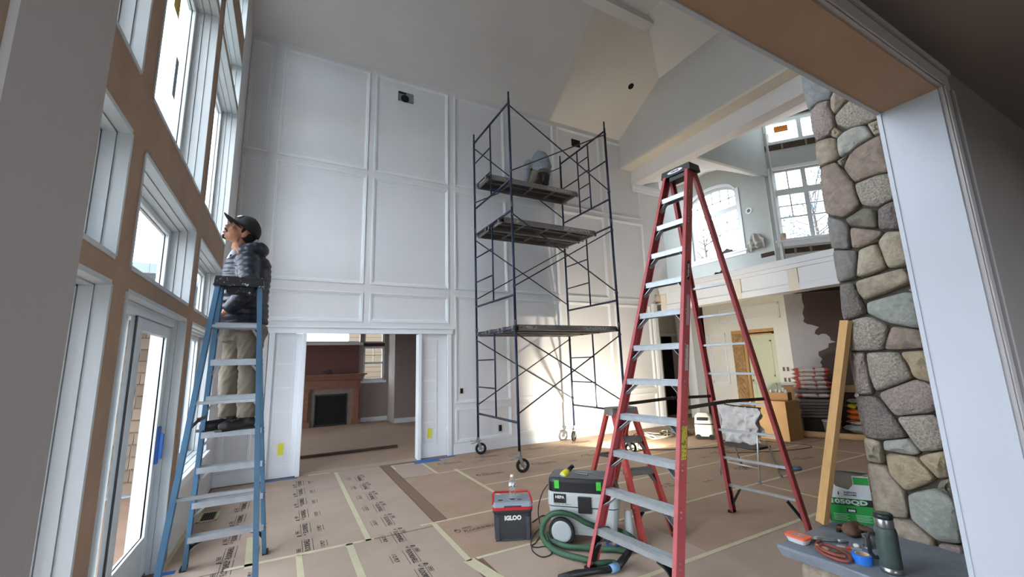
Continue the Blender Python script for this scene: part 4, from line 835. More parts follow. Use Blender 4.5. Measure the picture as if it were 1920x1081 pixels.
lid = build(sect(MB(), [(.288, -.008, .368, -.006, .276, .04), (.310, -.002, .362, .0, .27, .04), (.325, .012, .348, .02, .258, .03)]).xf(M), 'lid', mat('cooler_lid', '#868f99', .5), t)
build(MB().box(.10, .26, -.011, .0, .288, .3).xf(M), 'latch', mat('latch_dark', '#4a3038', .5), lid)
for x in (.05, .23): build(MB().box(x, x+.04, .07, .10, .3245, .3262).xf(M), 'lid_recess', BLACK, lid)
build(MB().tube([(.0, .03, .31), (.0, .25, .335), (.02, .285, .342), (.34, .285, .342), (.36, .25, .335), (.36, .03, .31)], .011, 8).xf(M), 'handle', MATS['cooler_red'], t, smooth=True)
o = M @ Vector((.18, .0035, .195)); X = M.to_3x3() @ Vector((1, 0, 0))
build(text_mb('IGLOO', .052, o, X, (0, 0, 1), .006, .003, width=.155), 'lettering', mat('letter_white', '#dcdcda', .5), t)
# water bottle standing on the cooler
bc = M @ Vector((.185, .11, .325))
t = thing('water_bottle', 'clear plastic water bottle standing on the cooler lid', 'bottle', tuple(bc))
prof = [(.028, 0), (.032, .006), (.032, .03), (.029, .036), (.032, .042), (.032, .07), (.029, .076), (.032, .082), (.031, .11), (.032, .13), (.031, .15), (.024, .172), (.014, .188), (.0125, .20)]
build(MB().lathe(prof, bc, 20), 'bottle_body', mat('bottle_plastic', '#f4f8fa', .06, trans=.95, ior=1.15), t, smooth=True)
build(MB().lathe([(.0325, .112), (.0325, .145)], bc, 20), 'paper_label', mat('bottle_label', '#e0e4e2', .6, n=60, c2='#2b3a38', thresh=(.5, .56)), t, smooth=True)
build(MB().lathe([(.014, .198), (.015, .2), (.015, .214), (.013, .217)], bc, 16), 'cap', mat('cap_white', '#e8ecee', .4), t)
# dust extractor
M = frame((2.19, 3.48, 0), (.70, -.714), None)
t = thing('dust_extractor', 'grey and black dust extractor with green hose beside the cooler', 'vacuum', tuple(M @ Vector((.31, .18, 0))))
VG = mat('vac_grey', '#aeb4b2', .5); VD = mat('vac_black', '#1b1c1e', .4)
build(sect(MB(), [(.09, .03, .60, .02, .34, .05), (.30, .0, .63, .0, .36, .06)]).xf(M), 'dust_bin', VG, t)
build(MB().box(.12, .60, -.012, .0, .10, .14).prism([(.10, -.006, .24), (.30, -.006, .24), (.42, -.006, .11), (.60, -.006, .11), (.60, -.006, .085), (.10, -.006, .085)], (0, .02, 0)).xf(M), 'skirt', mat('vac_skirt', '#9ba1a0', .5), t, bevel=.004)
build(sect(MB(), [(.30, .0, .63, .0, .36, .06), (.31, .0, .63, .0, .36, .06)]).xf(M), 'seam', VD, t)
build(sect(MB(), [(.31, -.005, .635, -.005, .365, .06), (.40, -.005, .635, -.005, .365, .07), (.425, .0, .63, .0, .36, .07)]).xf(M), 'motor_head', VG, t)
build(sect(MB(), [(.425, .002, .628, .002, .358, .07), (.51, .002, .60, .002, .358, .07), (.54, .01, .56, .01, .35, .07)]).xf(M), 'top_housing', VD, t)
build(MB().rbox(.03, .54, .04, .32, .54, .545, .03).box(.03, .12, .04, .3, .54, .55).box(.46, .54, .04, .3, .54, .552).xf(M), 'top_tray', mat('vac_tray', '#5e6468', .5), t)
for x in (.07, .45): build(MB().box(x, x+.045, -.006, .01, .455, .525).xf(M), 'green_latch', mat('latch_green', '#45b83a', .4), t, bevel=.004)
build(MB().box(.28, .40, -.02, .0, .26, .40).xf(M), 'bin_latch', VD, t, bevel=.008)
build(MB().box(.06, .175, -.008, -.004, .335, .412).xf(M), 'badge', VD, t)
o = M @ Vector((.118, -.012, .385)); X = M.to_3x3() @ Vector((1, 0, 0))
build(text_mb('HEPA', .034, o, X, (0, 0, 1), .001, .001), 'badge_lettering', MATS['letter_white'], t)
build(MB().box(.065, .22, -.006, -.004, .318, .331).xf(M), 'icon_row', mat('icon_grey', '#7d8482', .6, n=60, c2='#9fa5a3', thresh=(.45, .55)), t)
for y in (-.045, .37):
    w = build(MB().lathe([(.09, -.02), (.108, -.02), (.115, -.012), (.115, .012), (.108, .02), (.09, .02)], M @ Vector((.13, y, .115)), 28, M.to_3x3() @ Vector((0, 1, 0))), 'big_wheel', RUBBER, t)
    build(MB().lathe([(.02, -.024), (.078, -.024), (.092, -.019), (.092, .019), (.02, .02)], M @ Vector((.13, y, .115)), 28, M.to_3x3() @ Vector((0, 1, 0))), 'wheel_disc', mat('wheel_grey', '#a5abac', .5), w)
for y in (.05, .30): build(MB().lathe([(.034, -.013), (.04, 0), (.034, .013)], M @ Vector((.53, y, .04)), 16, M.to_3x3() @ Vector((0, 1, 0))).tube([M @ Vector((.53, y, .05)), M @ Vector((.53, y, .1))], .02, 8), 'front_caster', VD, t)
build(MB().lathe([(.034, -.02), (.038, .02), (.03, .2)], M @ Vector((.70, .16, .06)), 16).xf(Matrix()), 'hose_cuff', mat('cuff_grey', '#b9bdbd', .5), t, smooth=True)
# torch lying on top
tp = M @ Vector((.16, .12, .565)); d = (M.to_3x3() @ Vector((.45, .8, .35))).normalized()
t2 = thing('torch', 'yellow work torch lying on top of the grey dust extractor', 'torch', tuple(tp))
build(MB().lathe([(.030, -.055), (.034, -.04), (.03, .0), (.022, .03)], tp, 16, d), 'torch_head', mat('torch_yellow', '#d6cf2e', .4), t2, smooth=True)
build(MB().lathe([(.024, -.058), (.024, -.052)], tp, 16, d), 'torch_lens', mat('torch_lens', '#c9ccc0', .2), t2)
build(MB().tube([tp+d*.03, tp+d*.11], .02, 10), 'torch_grip', VD, t2, smooth=True)
solo(MB().tube([M @ Vector((.24, .15, .56)), M @ Vector((.37, .10, .56))], .008, 6).tube([M @ Vector((.25, .19, .56)), M @ Vector((.40, .16, .565))], .006, 6), 'allen_key', mat('tool_steel', '#5a5d60', .4, .7), 'two dark steel tools lying in the tray of the dust extractor', 'tools', tuple(M @ Vector((.3, .15, .56))))
# hose: corrugated tube
def curve_pts(cp, n):                                                # Catmull-Rom through control points
    P = [Vector(p) for p in cp]; P = [2*P[0]-P[1]] + P + [2*P[-1]-P[-2]]; out = []
    for i in range(1, len(P)-2):
        for k in range(n):
            t = k/n; a, b, c, d = P[i-1], P[i], P[i+1], P[i+2]
            out.append(.5*((2*b)+(c-a)*t+(2*a-5*b+4*c-d)*t*t+(3*b-a-3*c+d)*t**3))
    return out + [P[-2]]
hp = curve_pts(HOSE, 44)
solo(MB().tube(hp, [.0245 if i % 2 else .021 for i in range(len(hp))], 12), 'vacuum_hose', mat('hose_green', '#3c5f48', .6, n=20, c2='#486b54', thresh=(.5, .8)), 'thick dusty green vacuum hose looping over the floor', 'hose', (2.4, 3.2, 0), smooth=True)
hd = thing('floor_nozzle', 'black vacuum wand handle with blue collar at the bottom edge', 'nozzle', NZ[0])
build(MB().tube(NZ, [.024, .028, .022, .026], 12), 'wand', VD, hd, smooth=True)
build(MB().tube([NZC[0], NZC[1]], .031, 14), 'collar', mat('collar_blue', '#6d93b5', .5), hd, smooth=True)
build(MB().tube(NZ2, [.027, .03, .024], 12), 'elbow', VD, hd, smooth=True)
rl = thing('tape_roll', 'small blue tape roll on the floor under the tall red ladder', 'tape roll', TR)
build(MB().lathe([(.03, 0), (.052, 0), (.052, .03), (.03, .03), (.03, 0)], TR, 20), 'roll', BLUETAPE, rl); build(MB().lathe([(.027, 0), (.03, 0), (.03, .03), (.027, .03), (.027, 0)], TR, 20), 'core_ring', CARD, rl)
cab = curve_pts(CABLE, 14)
solo(MB().tube(cab, .005, 6), 'power_cord', BLACK, 'thin black power cord trailing between the cooler and the dust extractor', 'cord', (2.2, 3.4, 0), smooth=True)

# folding step chair draped with a rag, paint roller on top
CX = 5.5
t = thing('folding_chair', 'aluminium folding step chair draped with a white rag behind the red ladder', 'chair', (5.6, 3.77, 0))
AL2 = mat('chair_aluminium', '#c5c5c2', .35, .7)
for y in (3.50, 4.02):
    build(MB().tube([(5.36, y-.02*(1 if y < 3.7 else -1), 0), (5.44, y, .44), (5.50, y, .88)], .013, 8), 'front_leg', AL2, t, smooth=True)
    build(MB().tube([(5.86, y+.0, 0), (5.66, y, .44), (5.60, y, .5)], .012, 8), 'rear_leg', AL2, t, smooth=True)
    for x in (5.36, 5.86): build(MB().lathe([(.018, 0), (.018, .03), (.013, .035)], (x, y-(.02*(1 if y < 3.7 else -1) if x < 5.5 else 0), 0), 10), 'foot', mat('foot_grey', '#8b8b89', .6), t)
build(MB().tube([(5.50, 3.50, .86), (5.50, 3.50, .9), (5.50, 4.02, .9), (5.50, 4.02, .86)], .013, 8), 'top_rail', AL2, t, smooth=True)
build(MB().box(5.42, 5.74, 3.51, 4.01, .385, .415), 'seat', mat('seat_dark', '#3a3b3c', .5), t, bevel=.008)
build(MB().tube([(5.39, 3.5, .18), (5.39, 4.02, .18)], .011, 8), 'cross_bar', AL2, t, smooth=True)
m = MB(); rnd = random.Random(8); NU, NV = 40, 46; g = []
for j in range(NV):
    row = []
    for i in range(NU):
        y = 3.46 + .60*i/(NU-1); s = -.40 + .87*j/(NV-1)             # s along the cloth over the rail
        w = noise.noise(Vector((y*9, s*7, 3)))*.05 + noise.noise(Vector((y*22, s*17, 8)))*.03 + noise.noise(Vector((y*50, s*44, 1)))*.009
        yy = 3.76 + (y-3.76)*(1-.16*max(0, s)) + noise.noise(Vector((s*7, y*2, 4)))*.07 + noise.noise(Vector((s*20, y*5, 9)))*.02
        hem = .10*noise.noise(Vector((y*7, 1, 2)))*max(0, s)*2
        if s < 0: x, z = CX+.05-.0+w, .915 + s*.9
        else: x, z = CX-.03+w*1.1-.03*min(1, s*3), .915 - s + hem
        if abs(s) < .02: z = .925
        row.append((x, yy, z))
    g.append(row)
m.add([v for r in g for v in r], [(j*NU+i, j*NU+i+1, (j+1)*NU+i+1, (j+1)*NU+i) for j in range(NV-1) for i in range(NU-1)])
rag = solo(m, 'rag', mat('white_rag', '#cfccc8', .9, n=8, c2='#bfb9b3'), 'crumpled white rag draped over the back of the folding chair', 'cloth', (5.5, 3.76, .9), smooth=True)
sd = rag.modifiers.new('solid', 'SOLIDIFY'); sd.thickness = .004
t = thing('paint_roller', 'paint roller with red sleeve resting on top of the draped rag', 'roller', (5.5, 3.7, .94))
build(MB().lathe([(.012, -.11), (.028, -.11), (.028, .11), (.012, .11)], (5.5, 3.68, .975), 16, (0, 1, 0)), 'sleeve', mat('roller_red', '#cf2129', .6), t, smooth=False)
build(MB().lathe([(.018, -.135), (.024, -.135), (.024, -.11), (.018, -.11)], (5.5, 3.68, .975), 14, (0, 1, 0)), 'end_cap', mat('roller_white', '#dddddd', .5), t)
build(MB().tube([(5.5, 3.95, .935), (5.47, 3.75, .925), (5.45, 3.40, .925)], .008, 6), 'roller_handle', BLACK, t)

# small canister vacuum, work light, cords near the far wall
M = frame((7.25, 5.92, 0), (.6, -.8), None); t = thing('shop_vacuum', 'small white canister vacuum on the floor behind the red ladder rail', 'vacuum', tuple(M @ Vector((.15, .15, 0))))
build(sect(MB(), [(.06, 0, .34, 0, .3, .06), (.28, .0, .34, 0, .3, .06)]).xf(M), 'canister', mat('vac_white', '#c8c8c2', .5), t)
build(sect(MB(), [(.28, -.004, .344, -.004, .304, .06), (.30, -.004, .344, -.004, .304, .06)]).xf(M), 'seam', VD, t)
build(sect(MB(), [(.30, 0, .34, 0, .3, .06), (.44, .02, .32, .02, .28, .08), (.50, .08, .28, .06, .24, .07)]).xf(M), 'motor_head', MATS['vac_white'], t)
build(MB().box(.05, .25, -.004, .004, .36, .42).box(.0, .3, -.01, .02, .02, .06).xf(M), 'trim_strip', VD, t)
for x in (.05, .29): build(MB().lathe([(.045, -.02), (.05, 0), (.045, .02)], M @ Vector((x, .0, .05)), 14, M.to_3x3() @ Vector((0, 1, 0))), 'wheel', VD, t)
t = thing('work_light', 'lit halogen work light on the floor behind the small stepladder', 'lamp', (5.56, 5.86, 0))
hdp = Vector((5.56, 5.86, .17)); 
build(MB().obox(hdp, (.075, 0, 0), (0, .04, -.01), (0, .012, .05)), 'lamp_housing', mat('lamp_metal', '#8b8578', .5, .4), t, bevel=.006)
build(MB().obox(hdp+Vector((0, .046, .002)), (.062, 0, 0), (0, .003, 0), (0, 0, .04)), 'lamp_glass', mat('lamp_lit', '#fff0c8', .3, emit=60), t)
build(MB().obox(hdp+Vector((0, -.042, .052)), (.055, 0, 0), (0, .004, 0), (0, 0, .016)), 'glowing_slot', MATS['lamp_lit'], t)
build(MB().tube([(5.47, 5.86, .17), (5.47, 5.86, .02), (5.47, 5.95, .01), (5.65, 5.95, .01), (5.65, 5.86, .02), (5.65, 5.86, .17)], .008, 6).tube([(5.47, 5.86, .02), (5.47, 5.76, .01), (5.65, 5.76, .01), (5.65, 5.86, .02)], .008, 6), 'lamp_stand', BLACK, t)
build(MB().tube(curve_pts([(5.52, 5.82, .21), (5.5, 5.80, .27), (5.56, 5.80, .29), (5.62, 5.80, .27), (5.6, 5.82, .21)], 4), .006, 6), 'carry_handle', BLACK, t)
ld = bpy.data.lights.new('work_light_beam', 'SPOT'); ld.energy = LAMP_W; ld.color = (1, .9, .72); ld.spot_size = math.radians(165); ld.spot_blend = .3; ld.shadow_soft_size = .04
lo = bpy.data.objects.new('work_light_beam', ld); col.objects.link(lo); lo.location = (5.56, 5.93, .185)
lo.rotation_euler = Vector((.7, .8, .2)).to_track_quat('-Z', 'Y').to_euler()
rnd = random.Random(12)
for i, (lab, mm, c0, r) in enumerate((('tangled white cable heap on the lit floor by the back wall', mat('cable_white', '#d6cfc0', .6), (7.0, 6.55), .012), ('dark cable heap mixed into the white cable by the back wall', mat('cable_dark', '#4b453d', .6), (7.35, 6.45), .012))):
    pts = []
    for k in range(26):
        a = k*1.1 + rnd.random(); rr = .14 + .26*rnd.random(); pts.append((c0[0]+rr*math.cos(a)*1.2, c0[1]+rr*math.sin(a)*.7, .015+.05*rnd.random()*(k % 3)))
    solo(MB().tube(curve_pts(pts, 5), r, 6), 'cable_heap', mm, lab, 'cable', (c0[0], c0[1], 0), smooth=True)
solo(MB().tube(curve_pts([(5.66, 5.8, .01), (6.1, 5.5, .006), (6.9, 5.2, .006), (7.6, 5.5, .006), (8.0, 5.1, .006), (8.2, 4.3, .006), (7.4, 4.4, .006), (6.6, 4.8, .006)], 8), .006, 6), 'extension_cord', mat('cord_brown', '#4a3f36', .6), 'dark extension cord snaking across the far floor', 'cord', (6.8, 5.3, 0), smooth=True)
solo(MB().tube(curve_pts([(8.15, 6.2, .02), (8.0, 6.35, .02), (8.25, 6.5, .03), (8.35, 6.25, .02), (8.15, 6.15, .04)], 6), .03, 6), 'black_strap', BLACK, 'small black strap lying on the floor beside the canister vacuum', 'strap', (8.2, 6.3, 0), smooth=True)
M = frame((6.30, 3.70, 0), (.8, -.6), None)
gl = thing('work_glove', 'blue and black work glove lying on the paper floor past the chair', 'glove', tuple(M @ Vector((.1, 0, 0))))
build(MB().ball(M @ Vector((.06, 0, .03)), (.07, .05, .026)).tube([M @ Vector((.1, .03, .03)), M @ Vector((.2, .05, .02))], .013, 8).tube([M @ Vector((.1, .01, .03)), M @ Vector((.22, .01, .03))], .014, 8).tube([M @ Vector((.1, -.01, .03)), M @ Vector((.21, -.03, .02))], .013, 8).tube([M @ Vector((.1, -.03, .02)), M @ Vector((.18, -.06, .02))], .012, 8), 'glove_palm', mat('glove_blue', '#6f8fb8', .8), gl, smooth=True)
build(MB().tube([M @ Vector((.02, 0, .028)), M @ Vector((-.09, .02, .03))], [(.045, .022), (.05, .02)], 10), 'cuff', BLACK, gl, smooth=True)

# ---- stacked goods by the far right wall
t = thing('cardboard_box', 'big tan cardboard box standing on the floor by the stacked bags', 'box', (8.6, 4.95, 0))
M = frame((8.34, 5.27, 0), (.02, -1), None)                           # x toward the camera, y away to +X
bx = MB().box(0, .54, 0, .48, 0, .72).xf(M); build(bx, 'carton', CARD, t)
build(MB().box(.265, .275, -.001, .482, .719, .7215).xf(M), 'lid_seam', mat('seam_dark', '#7c6241', .8), t)
build(MB().box(.24, .30, -.002, .0, .55, .72).xf(M), 'packing_tape', mat('packing_tape', '#b39a74', .3), t)
M = frame((8.42, 5.10, .722), (.25, -1), None)
t = thing('open_carton', 'small open cardboard carton of white bottles on top of the big box', 'box', tuple(M @ Vector((.2, .1, 0))))
build(MB().box(0, .36, 0, .012, 0, .15).box(0, .36, .24, .25, 0, .15).box(0, .012, 0, .25, 0, .15).box(.348, .36, 0, .25, 0, .15).box(0, .36, 0, .25, 0, .01).xf(M), 'carton', mat('cardboard_dark', '#a37b4c', .8), t)
for k in range(4):
    c = M @ Vector((.06+.08*k, .08+.05*(k % 2), .012)); tag(link('small_bottle', MB().lathe([(.03, 0), (.032, .02), (.032, .14), (.018, .165), (.016, .19)], (0, 0, 0), 12).mesh('small_bottle', mat('bottle_white', '#dfe0dc', .5)), None, True, loc=tuple(c)), ('leftmost', 'second from left', 'third from left', 'rightmost')[k] + ' white bottle in the small open carton', 'bottle', 'bottles in the carton')
def bag(name, label, c, lx, ly, h, rot, m_, grp, seed):
    rnd = random.Random(seed); mb = MB(); nx, ny = 12, 8; vs = []; fs = []
    for sgn in (1, -1):
        for j in range(ny+1):
            for i in range(nx+1):
                u_, v_ = i/nx*2-1, j/ny*2-1
                e = (max(0, 1-abs(u_)**4)*max(0, 1-abs(v_)**4))**.45
                z = h/2 + sgn*h/2*e + noise.noise(Vector((u_*2.2, v_*2.2, seed+sgn)))*.01*e
                vs.append((u_*lx/2*(1-.03*v_*v_), v_*ly/2*(1-.05*u_*u_), max(0, z)))
    W = nx+1; H_ = (nx+1)*(ny+1)
    for j in range(ny):
        for i in range(nx):
            a = j*W+i; fs += [(a, a+1, a+W+1, a+W), (H_+a+W, H_+a+W+1, H_+a+1, H_+a)]
    mb.add(vs, fs); R = Matrix.Rotation(rot, 4, 'Z'); mb.xf(Matrix.Translation(c) @ R)
    return solo(mb, name, m_, label, 'bag', c, grp, smooth=True)
SACKW = mat('sack_white_red', '#cbc4bf', .6, n=6, c2='#b6483f', thresh=(.51, .54)); SACKG = mat('sack_grey', '#8d837b', .7, n=6, c2='#6b625c')
SACKO = mat('sack_orange', '#cf6a2c', .6, n=6, c2='#e3dcd2', thresh=(.66, .7)); SACKY = mat('sack_yellow', '#cdb52f', .6, n=9, c2='#2c2a26', thresh=(.5, .55)); SACKP = mat('sack_pale', '#c7c9c4', .6, n=6, c2='#8db58c', thresh=(.6, .66)); SACKR = mat('sack_red', '#b8402f', .6, n=7, c2='#d9cfc6', thresh=(.5, .56))
pl_ = thing('bag_pallet', 'grey cement board stack under the white and red bags', 'boards', (9.75, 4.95, 0))
for k in range(6): build(MB().obox((9.78+.01*(k % 2), 4.93-.012*(k % 3), .34+k*.062), (.33*.643, -.33*.766, 0), (.2*.766, .2*.643, 0), (0, 0, .026)), 'board_pack', mat('board_grey', '#6f6660', .8, n=4, c2='#5c544f'), pl_, bevel=.004)
build(MB().obox((9.78, 4.93, .15), (.30*.643, -.30*.766, 0), (.2*.766, .2*.643, 0), (0, 0, .15)), 'pallet_block', mat('block_dark', '#34302d', .8), pl_)
zc0 = .70
words_ = ('lowest', 'second from bottom', 'third from bottom', 'fourth from bottom', 'fifth from bottom', 'sixth from bottom', 'topmost')
for k in range(7):
    bag('cement_bag', 'white and red paper bag, %s of the stack beside the big box' % words_[k], (9.75+.02*((k*7) % 3-1), 4.93+.02*((k*5) % 3-1), zc0+k*.088), .66, .42, .088, -.87+.05*((k*3) % 3-1), SACKG if k == 1 else SACKW, 'bags in the tall stack', k+3)
t = thing('bucket', 'pale grey plastic tub on the floor below the stacked bags', 'bucket', (9.45, 4.52, 0))
build(MB().lathe([(.12, 0), (.15, .29), (.16, .29), (.16, .31), (.145, .31), (.118, .02)], (9.45, 4.52, 0), 20), 'tub', mat('tub_grey', '#a3a9b3', .5), t, smooth=True)
build(MB().tube([(9.30, 4.52, .29), (9.32, 4.42, .2), (9.45, 4.36, .16), (9.58, 4.42, .2), (9.60, 4.52, .29)], .005, 5), 'handle', STEEL, t)
bx0 = Vector((10.35, 4.30, 0))
for k, (m_, lab, zz, hh, sz) in enumerate(((SACKP, 'white and green paper bag, lowest of the pile beyond the leaning board', 0, .16, .8), (SACKR, 'red and white bag under the orange bags', .16, .09, .66), (SACKO, 'orange bag, lower of the two orange ones', .25, .11, .62), (SACKO, 'orange bag, upper of the two orange ones', .36, .10, .6), (SACKY, 'yellow and black bag above the orange bags', .46, .11, .58), (SACKG, 'grey paper bag above the yellow bag', .57, .10, .52))):
    bag('mortar_bag', lab, (bx0.x, bx0.y, zz), sz, .42, hh, -.87, m_, 'bags in the short pile', 30+k)
m = MB().ball((0, 0, 0), (.2, .16, .09), 16, 10); m.v = [tuple(Vector(v)*(1+.25*noise.noise(Vector(v)*14))) for v in m.v]; m.xf(Matrix.Translation((10.36, 4.28, .75)))
solo(m, 'crumpled_bag', mat('bag_film', '#cfd3d6', .35, n=12, c2='#a3a5a8'), 'crumpled clear plastic bag on top of the short pile', 'plastic bag', (10.36, 4.28, .67), smooth=True)
bag('folded_bag', 'yellow and black bag lying on the floor beside the stone column', (10.55, 3.80, 0), .4, .3, .3, .3, SACKY, None, 77)
solo(MB().lathe([(.035, -1.0), (.06, -1.0), (.06, 1.0), (.035, 1.0), (.035, -1.0)], (9.30, 4.18, .06), 18, (.42, -.91, 0)), 'paper_roll', mat('kraft_roll', '#b08d63', .8), 'long brown paper roll lying on the floor before the bags', 'roll', (9.30, 4.18, 0), smooth=False)
q = MB()
q.add([uw(-.3, -.30, .92), uw(3.2, -.30, .92), uw(3.2, -.26, .92), uw(-.3, -.26, .92), uw(-.3, -.30, .78), uw(3.2, -.30, .78), uw(3.2, -.26, .78), uw(-.3, -.26, .78)], [(0, 1, 2, 3), (7, 6, 5, 4), (0, 4, 5, 1), (1, 5, 6, 2), (2, 6, 7, 3), (3, 7, 4, 0)])
t = thing('sawhorse', 'long raw timber bench rail along the dark brown painted wall', 'bench', tuple(uw(1.5, -.4, 0)))
build(q, 'rail', mat('raw_timber', '#a17c55', .75, n=3, c2='#8d6a46', stretch=(5, 5, 8)), t)
for s_ in (-.2, 1.2, 2.4): q = MB(); ubox(q, s_, s_+.09, -.26, -.22, 0, .88); build(q, 'leg', MATS['raw_timber'], t)
q = MB(); ubox(q, -.3, 3.2, -.26, -.04, .88, .92); build(q, 'top_board', MATS['raw_timber'], t)
q = MB(); ubox(q, 1.2, 3.2, -.28, -.26, .40, .50); build(q, 'lower_rail', MATS['raw_timber'], t)

# ---- leaning timber and things on the hearth
tp, bt = Vector((3.612, 1.528, 1.83)), Vector((3.375, 1.775, .404))
d = (tp-bt).normalized(); sd = Vector((.76, -.65, 0)); 
solo(MB().bar(bt+Vector((0, 0, .026)), tp, .072, .038, Vector((.39, .92, 0))), 'timber_stud', mat('spruce_stud', '#c6a06c', .6, n=2.5, c2='#b38c58', stretch=(9, 9, .8)), 'pale timber stud leaning from the hearth against the stone column', 'timber', tuple(bt), bevel=.002)
HZ = .4005
# paint carton
A0, A1 = Vector((3.575, 1.775, HZ)), Vector((3.70, 1.60, HZ)); ux = (A1-A0).normalized(); uy = Vector((-ux.y, ux.x, 0))
uy = -uy if uy.dot(Vector((1, 1, 0))) < 0 else uy
Wd = .25; A0 = Vector((3.56, 1.80, HZ)); Dp = .13
t = thing('paint_carton', 'white green and black cardboard carton with cut handle on the hearth', 'box', tuple(A0+ux*.12+uy*.06))
A0 = A0 - ux*0.0
def C(x, y, z): return A0 + ux*x + uy*y + Vector((0, 0, z))
Ht = .33
face = [C(0, 0, 0), C(Wd, 0, 0), C(Wd, 0, Ht*.97), C(Wd*.62, 0, Ht*.98), C(Wd*.62, 0, Ht*.80), C(Wd*.5, 0, Ht*.68), C(Wd*.2, 0, Ht*.74), C(Wd*.08, 0, Ht*1.0), C(0, 0, Ht)]
build(MB().prism(face, uy*.003), 'front_panel', mat('carton_white', '#d5d9db', .6), t)
CB = mat('carton_black', '#232629', .6)
build(MB().prism([C(Wd, 0, 0), C(Wd, Dp, 0), C(Wd, Dp, Ht*.9), C(Wd, 0, Ht*.97)], ux*.003), 'side_panel', CB, t)
build(MB().prism([C(0, Dp, 0), C(Wd, Dp, 0), C(Wd, Dp, Ht*.92), C(0, Dp, Ht)], uy*.003), 'back_panel', mat('carton_inside', '#b9ab98', .8), t)
build(MB().prism([C(0, 0, 0), C(0, Dp, 0), C(0, Dp, Ht*1.0), C(0, 0, Ht)], -ux*.003), 'side_panel', CB, t)
build(MB().prism([C(.0, 0, 0), C(Wd, 0, 0), C(Wd, Dp, 0), C(0, Dp, 0)], Vector((0, 0, .003))), 'bottom_panel', CB, t)
build(MB().prism([C(0, Dp, Ht), C(Wd, Dp, Ht*.92), C(Wd+.02, Dp*.4, Ht*1.02), C(.06, Dp*.2, Ht*1.06)], Vector((0, 0, .003))), 'flap', mat('carton_flap', '#9fb5a5', .6), t)
GR = mat('carton_green', '#2f9c47', .6)
def onface(x0, x1, z0, z1, m_, nm, e=.001): return build(MB().add([C(x0, -e, z0), C(x1, -e, z0), C(x1, -e, z1), C(x0, -e, z1)], [(0, 1, 2, 3)]), nm, m_, t)
onface(0, Wd, .0, Ht*.36, GR, 'green_print'); onface(0, Wd, Ht*.36, Ht*.50, CB, 'black_print'); onface(Wd*.64, Wd*.99, Ht*.80, Ht*.95, GR, 'green_print')
onface(Wd*.39, Wd*.61, Ht*.22, Ht*.30, CB, 'roof_badge', .0015); onface(Wd*.42, Wd*.58, Ht*.235, Ht*.28, MATS['carton_white'], 'roof_badge_window', .002)
build(text_mb('1050QD', .040, C(Wd*.45, -.002, Ht*.43), ux, (0, 0, 1), .0, .005, width=Wd*.86), 'lettering', GR, t)
build(text_mb('1050QD', .040, C(Wd*.45, -.003, Ht*.43), ux, (0, 0, 1), .0, .0012, width=Wd*.84), 'lettering', MATS['carton_white'], t)
build(text_mb('SHERWIN\nWILLIAMS', .017, C(Wd*.52, -.002, Ht*.60), ux, (0, 0, 1), 0, .0004), 'lettering', CB, t)
build(text_mb('INTERIOR LATEX\nALL PURPOSE COMPOUND', .008, C(Wd*.5, -.002, Ht*.335), ux, (0, 0, 1), 0, .0003), 'lettering', MATS['carton_white'], t) if False else None
q = MB()
for r in range(5):
    for (a, b) in ((.06, .42), (.58, .94)): q.add([C(Wd*a, -.0018, Ht*(.05+.03*r)), C(Wd*(b-.05*(r % 2)), -.0018, Ht*(.05+.03*r)), C(Wd*(b-.05*(r % 2)), -.0018, Ht*(.062+.03*r)), C(Wd*a, -.0018, Ht*(.062+.03*r))], [(0, 1, 2, 3)])
build(q, 'small_print', mat('pale_green_print', '#a9d8b0', .6), t)['kind'] = 'stuff'
build(MB().ball(C(Wd*.25, -.001, Ht*.60), (.012, .001, .012), 10, 6).box(0, 0, 0, 0, 0, 0), 'emblem', CB, t)
# flask
fc = Vector((3.02, 1.262, HZ))
t = thing('flask', 'dark green steel vacuum flask standing on the hearth slab', 'flask', tuple(fc))
build(MB().lathe([(.048, 0), (.05, .004), (.05, .03)], fc, 28), 'steel_base', mat('brushed_steel', '#9da09f', .3, .9), t, smooth=True)
build(MB().lathe([(.05, .03), (.051, .035), (.051, .205), (.047, .225), (.043, .232)], fc, 28), 'flask_body', mat('flask_green', '#3d4c48', .45, n=60, c2='#465652'), t, smooth=True)
build(MB().lathe([(.043, .232), (.0435, .238), (.0435, .275), (.042, .278)], fc, 28), 'steel_collar', MATS['brushed_steel'], t, smooth=True)
build(MB().lathe([(.044, .277), (.046, .281), (.046, .296), (.042, .302), (.03, .304)], fc, 28), 'lid', mat('flask_lid', '#222c2a', .4), t, smooth=True)
hx = Vector((-.62, .78, 0))
build(MB().tube([fc+hx*.048+Vector((0, 0, .19)), fc+hx*.075+Vector((0, 0, .19)), fc+hx*.085+Vector((0, 0, .17)), fc+hx*.085+Vector((0, 0, .09)), fc+hx*.07+Vector((0, 0, .065)), fc+hx*.048+Vector((0, 0, .065))], [(.008, .011)]*6, 8), 'handle', VD, t, smooth=True)
# blue tape roll
tr = Vector((3.02, 1.395, HZ)); t = thing('tape_roll', 'bright blue tape roll lying beside the flask on the hearth', 'tape roll', tuple(tr))
build(MB().lathe([(.034, 0), (.049, 0), (.049, .046), (.034, .046), (.034, 0)], tr, 24), 'roll', mat('tape_bright_blue', '#2470cf', .5), t)
build(MB().lathe([(.031, 0), (.034, 0), (.034, .046), (.031, .046), (.031, 0)], tr, 24), 'core_ring', mat('core_tan', '#c9ad82', .8), t)
